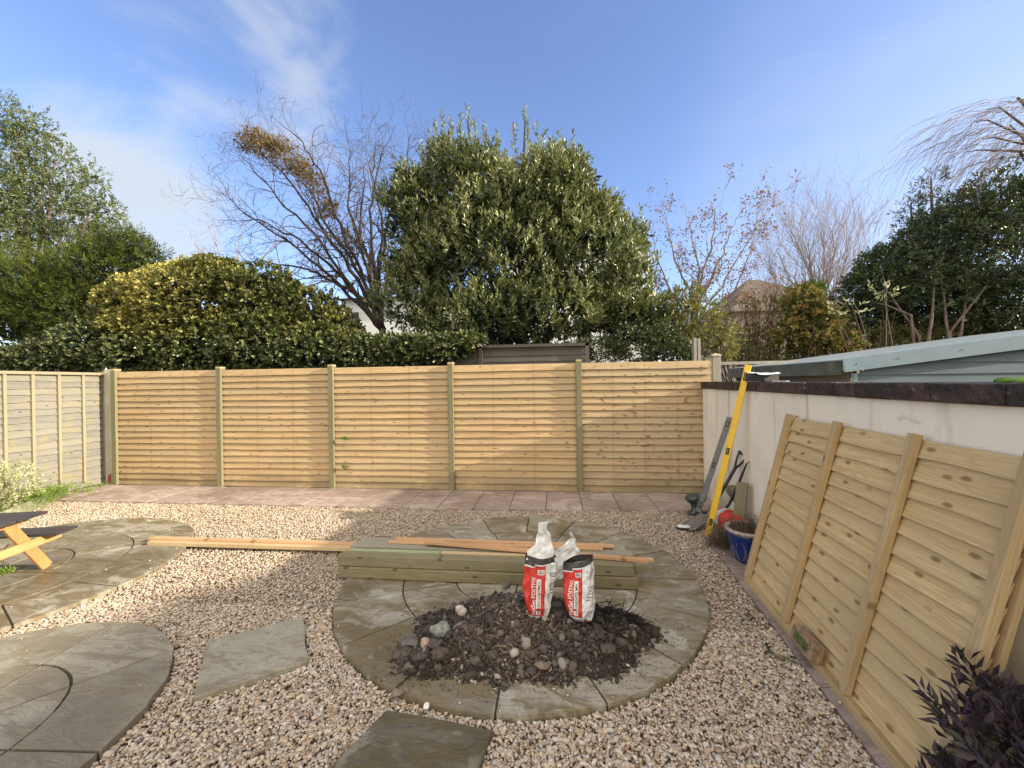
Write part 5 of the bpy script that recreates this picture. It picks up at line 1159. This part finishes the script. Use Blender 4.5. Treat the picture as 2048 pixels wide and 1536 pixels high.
# birch beyond
limb_tree('birch_tree', 'far pale bare birch with fine wind-swept twigs in front of the brown roof', (1640, 700), [
    [(1630,600),(1620,520),(1600,470)], [(1640,600),(1650,520),(1640,450)], [(1620,620),(1580,560),(1550,490)], [(1660,600),(1690,530),(1700,470)], [(1600,640),(1560,580),(1530,520)], [(1670,620),(1710,560),(1730,500)], [(1645,600),(1600,500),(1580,455)], [(1650,600),(1670,500),(1665,460)],[(1640,640),(1570,620),(1530,590)]],
    16, M['twigp'], 2, .07, .12, 14, .32, .25, 30, 1.7, 1., M['twigp'], (3, 5), rmin=.006)
# weeping willow at the top right
rnd = np.random.default_rng(15); WW = 9.0; root = empty('weeping_tree', (at(2110, 400, WW)[0], WW, 0), 'bare weeping tree with long drooping twigs at the upper right edge', 'tree')
b = MB(); t0 = at(2130, 700, WW); tt_ = at(2080, 240, WW); b.tube([(t0[0], WW, 0), t0, at(2120, 420, WW), tt_, at(2035, 195, WW)], [.16, .14, .09, .05, .02], 8)
b.tube([at(2120, 420, WW), at(2070, 300, WW), at(2020, 250, WW)], [.06, .03, .012], 6)
for (u_, v_) in ((2000, 215), (1975, 240), (1990, 275), (2010, 300), (1960, 300)): q = at(u_, v_, WW+rnd.uniform(-.4, .4)); b.tube([at(2120, 420, WW), (at(2095, 330, WW)+q)/2+(.1, 0, .12), q, q+(-.25, 0, -.02)], [.04, .028, .014, .006], 6)
b.build('trunk', M['bark'], root, smooth=True)
b = MB()
for k in range(105):
    s = at(rnd.uniform(1985, 2120), rnd.uniform(190, 330), WW+rnd.uniform(-.8, .8)); Lh = rnd.uniform(.5, 2.5); dr = rnd.uniform(.2, 1.9); pts = []
    for i in range(9):
        t = i/8; pts.append(s+np.array([-Lh*t, rnd.normal(0, .02), .16*t-dr*t*t])+rnd.normal(0, .014, 3))
    b.tube(pts, [.006*(1-.75*i/8) for i in range(9)], 3)
    for f_ in range(2):
        i0 = int(rnd.integers(2, 6)); q0 = pts[i0]; L2 = Lh*rnd.uniform(.3, .5); b.tube([q0+np.array([-L2*t, rnd.normal(0, .02), -dr*.9*t*t-.05*t])+rnd.normal(0, .006, 3)*t for t in np.linspace(0, 1, 5)], [.004, .0035, .003, .002, .0012], 3)
b.build('crown', M['twigw'], root)
# dark evergreens on the right
RY = 8.6
root = empty('dark_evergreen', (at(1930, 700, RY)[0], RY, 0), 'dark evergreen mass beyond the shed with bare grey limbs showing below', 'tree')
rb_ = [(1960,520,RY,130,110,1.1),(1800,560,RY,85,60,.8),(1740,600,RY,50,60,.6),(1870,480,RY,60,50,.6),(2010,420,RY,60,80,.7),(1860,600,RY,110,70,.8),(2000,620,RY,110,80,.9),(2060,500,RY,90,150,1.),(1760,530,RY,40,30,.4),(1920,430,RY,40,45,.4),(1850,670,RY+.5,150,50,.4),(1980,690,RY+.3,110,60,.5),(1740,650,RY+.4,60,50,.4)]
n = 8600; pt, d, rad = blob_pts(rb_, n, .66, .18, 7)
sprays(pt, n, 8, .14, .085, .032, M['dark'], rng.random(n)*.9, d*.7+np.array([0, 0, .35])+rng.normal(0, .4, (n, 3)), 'crown', root)
b = MB(); rnd = np.random.default_rng(9)
for (u0, lm) in ((1850, [(1840,660),(1790,600),(1760,560)]), (1850, [(1860,640),(1880,560),(1890,500)]), (1905, [(1910,660),(1960,590),(2000,540)]), (1905, [(1900,640),(1880,580),(1870,540)]), (1910, [(1925,660),(1935,600),(1930,520)]), (1830, [(1820,640),(1775,610),(1740,600)])):
    W_ = [np.array([at(u0, 720, RY-.8)[0], RY-.8, 0]), at(u0, 720, RY-.8)]+[at(u, v, RY-.8+.15*i_)+rnd.normal(0, .04, 3) for i_, (u, v) in enumerate(lm)]; b.tube(W_, [.035, .03, .022, .014, .006], 6)
b.build('trunk', M['bark'], root, smooth=True)
for (u, v, w_, h_, y, lab) in ((1862, 350, 24, 60, 9.6, 'slim dark spire-like evergreen, right one of the pair'), (1822, 400, 24, 60, 9.8, 'slim dark spire-like evergreen, left one of the pair')):
    root = empty('spire_evergreen', (at(u, 600, y)[0], y, 0), lab+' above the dark shrubs', 'tree'); bl = [(u, v+15, y, w_, 20, .3), (u-4, v+60, y, w_*.9, 26, .3), (u+3, v+105, y, w_*1.2, 30, .35), (u, v+160, y, w_*1.6, 50, .4)]
    n = 420; pt, d, rad = blob_pts(bl, n, .3, .2, 8); sprays(pt, n, 6, .12, .07, .022, M['dark'], rng.random(n), d+np.array([0, 0, .6])+rng.normal(0, .3, (n, 3)), 'crown', root)
    b = MB(); c_ = at(u, v+5, y); b.tube([(c_[0], y, 0), (c_[0]+.05, y, c_[2]*.6), tuple(c_)], [.10, .06, .015], 6); b.build('trunk', M['bark'], root)
# mixed shrubs between laurel and the dark evergreens
def bush(name, label, blobs, n, mt, ll, lw, seed, inner=.5, twigs=0, cat='shrub', tr=(0, 1), shape='kite', k=6):
    y = blobs[0][2]; root = empty(name, (at(blobs[0][0], 700, y)[0], y, 0), label, cat); pt, d, rad = blob_pts(blobs, n, inner, .25, seed)
    sprays(pt, n, k, .10, ll, lw, mt, rng.uniform(tr[0], tr[1], n), d*.6+np.array([0, 0, .3])+rng.normal(0, .5, (n, 3)), 'crown', root, shape)
    b = MB(); rnd = np.random.default_rng(seed); c0 = np.array([at(blobs[0][0], 700, y)[0], y, 0])
    for i in range(6+twigs):
        q = pt[rnd.integers(n)]; b.tube([c0, (c0+q)/2+rnd.normal(0, .12, 3), q, q+(q-c0)*.1+rnd.normal(0, .05, 3)], [.022, .013, .006, .003], 5)
    b.build('trunk', M['bark'], root); return root
bush('leafy_shrub', 'olive-green leafy shrub just beyond the right end of the fence', [(1385,640,7.8,75,60,.5),(1340,680,7.8,70,40,.5),(1430,690,7.8,60,35,.5),(1370,600,7.8,40,30,.4)], 1100, M['olive'], .07, .028, 21, twigs=20, tr=(0, .75))
bush('dark_green_shrub', 'dark green shrub low between the laurel and the old slotted post', [(1290,690,7.4,80,40,.4),(1200,700,7.4,60,24,.4),(1340,705,7.4,50,22,.4)], 1300, M['dark'], .06, .028, 22, tr=(.2, 1))
bush('brown_twiggy_shrub', 'brown twiggy shrub in front of the brown roofed house', [(1500,650,9.5,70,60,.6),(1460,690,9.5,60,40,.5),(1560,690,9.5,60,40,.6),(1530,620,9.5,40,35,.5)], 900, M['dead'], .06, .025, 23, .3, twigs=90, tr=(0, .8))
bush('climber_on_post', 'green and brown climber smothering the weathered grey post', [(1610,610,8.1,36,36,.3),(1640,640,8.1,42,30,.3),(1600,670,8.1,50,28,.3),(1660,690,8.1,60,24,.35)], 900, M['olive'], .08, .05, 24, .4, tr=(0, 1), shape='oval', cat='climber')
bush('holly_like_shrub', 'small deep green clump above the climber by the roof', [(1600,595,8.6,30,24,.3),(1625,580,8.6,18,14,.2)], 300, M['fresh'], .05, .03, 25, .4, tr=(0, .2), shape='oval')
bush('broadleaf_understorey', 'dark tangled understorey filling the gap above the shed roof left of the evergreen', [(1740,690,8.4,80,40,.5),(1820,690,8.4,80,36,.5),(1520,715,8.4,90,22,.4)], 1500, M['olive'], .05, .022, 26, .3, twigs=90, tr=(0, .45))
bush('yellow_leaf_shrub', 'thin shrub with a few pale yellow leaves before the dark evergreen', [(1775,580,7.6,36,12,.2),(1700,620,7.6,30,16,.2)], 26, M['pale'], .09, .035, 27, .3, tr=(.3, 1), k=3)

# ------------------------------------------------------------------ houses beyond
def house(label, y, u0, u1, vb, veave, vridge, ur, depth, wallm_, roofm, win=None, hip=0.):
    a, b_ = at(u0, veave, y), at(u1, veave, y); r0 = at(ur[0], vridge, y); r1 = at(ur[1], vridge, y); ze = a[2]; zr = r0[2]
    root = empty('house', ((a[0]+b_[0])/2, y+depth/2, 0), label, 'house'); b = MB(); b.box((a[0], y, 0), (b_[0], y+depth, ze)); b.build('wall', wallm_, root)
    o = .35; b = MB(); X0_, X1_ = a[0]-o, b_[0]+o; y0, y1 = y-o, y+depth+o; xr0, xr1 = r0[0], r1[0]; ym = (y0+y1)/2 if hip else None
    if hip: V = [(X0_,y0,ze),(X1_,y0,ze),(X1_,y1,ze),(X0_,y1,ze),(xr0,ym,zr),(xr1,ym,zr)]; Fc = [(3,2,1,0),(0,1,5,4),(1,2,5),(2,3,4,5),(3,0,4)]
    else: V = [(X0_,y0,ze),(X1_,y0,ze),(X1_,y1,ze),(X0_,y1,ze),(xr0,y0,zr),(xr0,y1,zr)]; Fc = [(3,2,1,0),(0,1,4),(1,2,5,4),(2,3,5),(3,0,4,5)]
    b.add(V, Fc); b.build('roof', roofm, root, fix=True)
    for (wu0, wv0, wu1, wv1) in (win or []):
        p, q = at(wu0, wv0, y), at(wu1, wv1, y); b = MB(); b.box((p[0], y-.03, q[2]), (q[0], y+.02, p[2])); wn = b.build('window', M['housew'], root)
        b = MB(); b.box((p[0]+.08, y-.05, q[2]+.08), (q[0]-.08, y-.031, p[2]-.08)); b.build('pane', M['housed'], wn)
    return root
house('far house with brown hipped roof showing behind the bare birch', 24, 1470, 1720, 700, 625, 520, (1570, 1600), 9, M['housebr'], M['houser'], [(1555, 650, 1580, 685)], hip=1, )
house('pale house seen in gaps behind the willow and left of the laurel', 18, 690, 900, 700, 600, 560, (760, 840), 8, M['housew'], M['houser'], [(700, 622, 722, 655)], hip=1)
# house added out of frame to the right: its roof shades the near garden
root = empty('added_shade_house', (11, -2, 0), 'unseen brick house with brown hipped roof, added to shade the near garden', 'house')
b = MB(); b.box((9, -8, 0), (13, 3.0, 3.55)); b.build('wall', M['brick'], root)
b = MB(); b.add([(8.8,-8.2,3.56),(13.2,-8.2,3.56),(13.2,3.2,3.56),(8.8,3.2,3.56),(11,-6,5.15),(11,1.0,5.15)], [(3,2,1,0),(0,1,4),(1,2,5,4),(2,3,5),(3,0,4,5)]); b.build('roof', M['houser'], root, fix=True)
for y_ in (-6, -3, 0): b = MB(); b.box((8.95, y_, 1.0), (9.05, y_+1.2, 2.2)); wn = b.build('window', M['housew'], root); b = MB(); b.box((8.93, y_+.08, 1.08), (8.949, y_+1.12, 2.12)); b.build('pane', M['housed'], wn)
# gable-ended white house right of the laurel
y = 20.; root = empty('house', (at(1150, 600, y)[0], y+4, 0), 'white gabled house peeping out behind the right side of the laurel', 'house')
pl = [at(1020, 700, y), at(1288, 700, y), at(1288, 492, y), at(1205, 440, y), at(1110, 440, y), at(1020, 490, y)]
b = MB(); V = [(q[0], y, max(q[2], 0) if i > 1 else 0) for i, q in enumerate(pl)]; V += [(q[0], y+8, q[2]) for q in V]
b.add(V, [(0,1,2,3,4,5),(11,10,9,8,7,6)]+[(i, i+6, (i+1) % 6+6, (i+1) % 6) for i in range(6)]); b.build('wall', M['housew'], root, fix=True)
b = MB(); q0, q1 = np.array(V[2]), np.array(V[3]); b.beam(q0+(.25, 4, .0), q1+(0, 4, .16), 8.6, .10); b.build('roof', M['slate'], root)
print('verts', sum(len(o.data.vertices) for o in bpy.data.objects if o.type == 'MESH'))
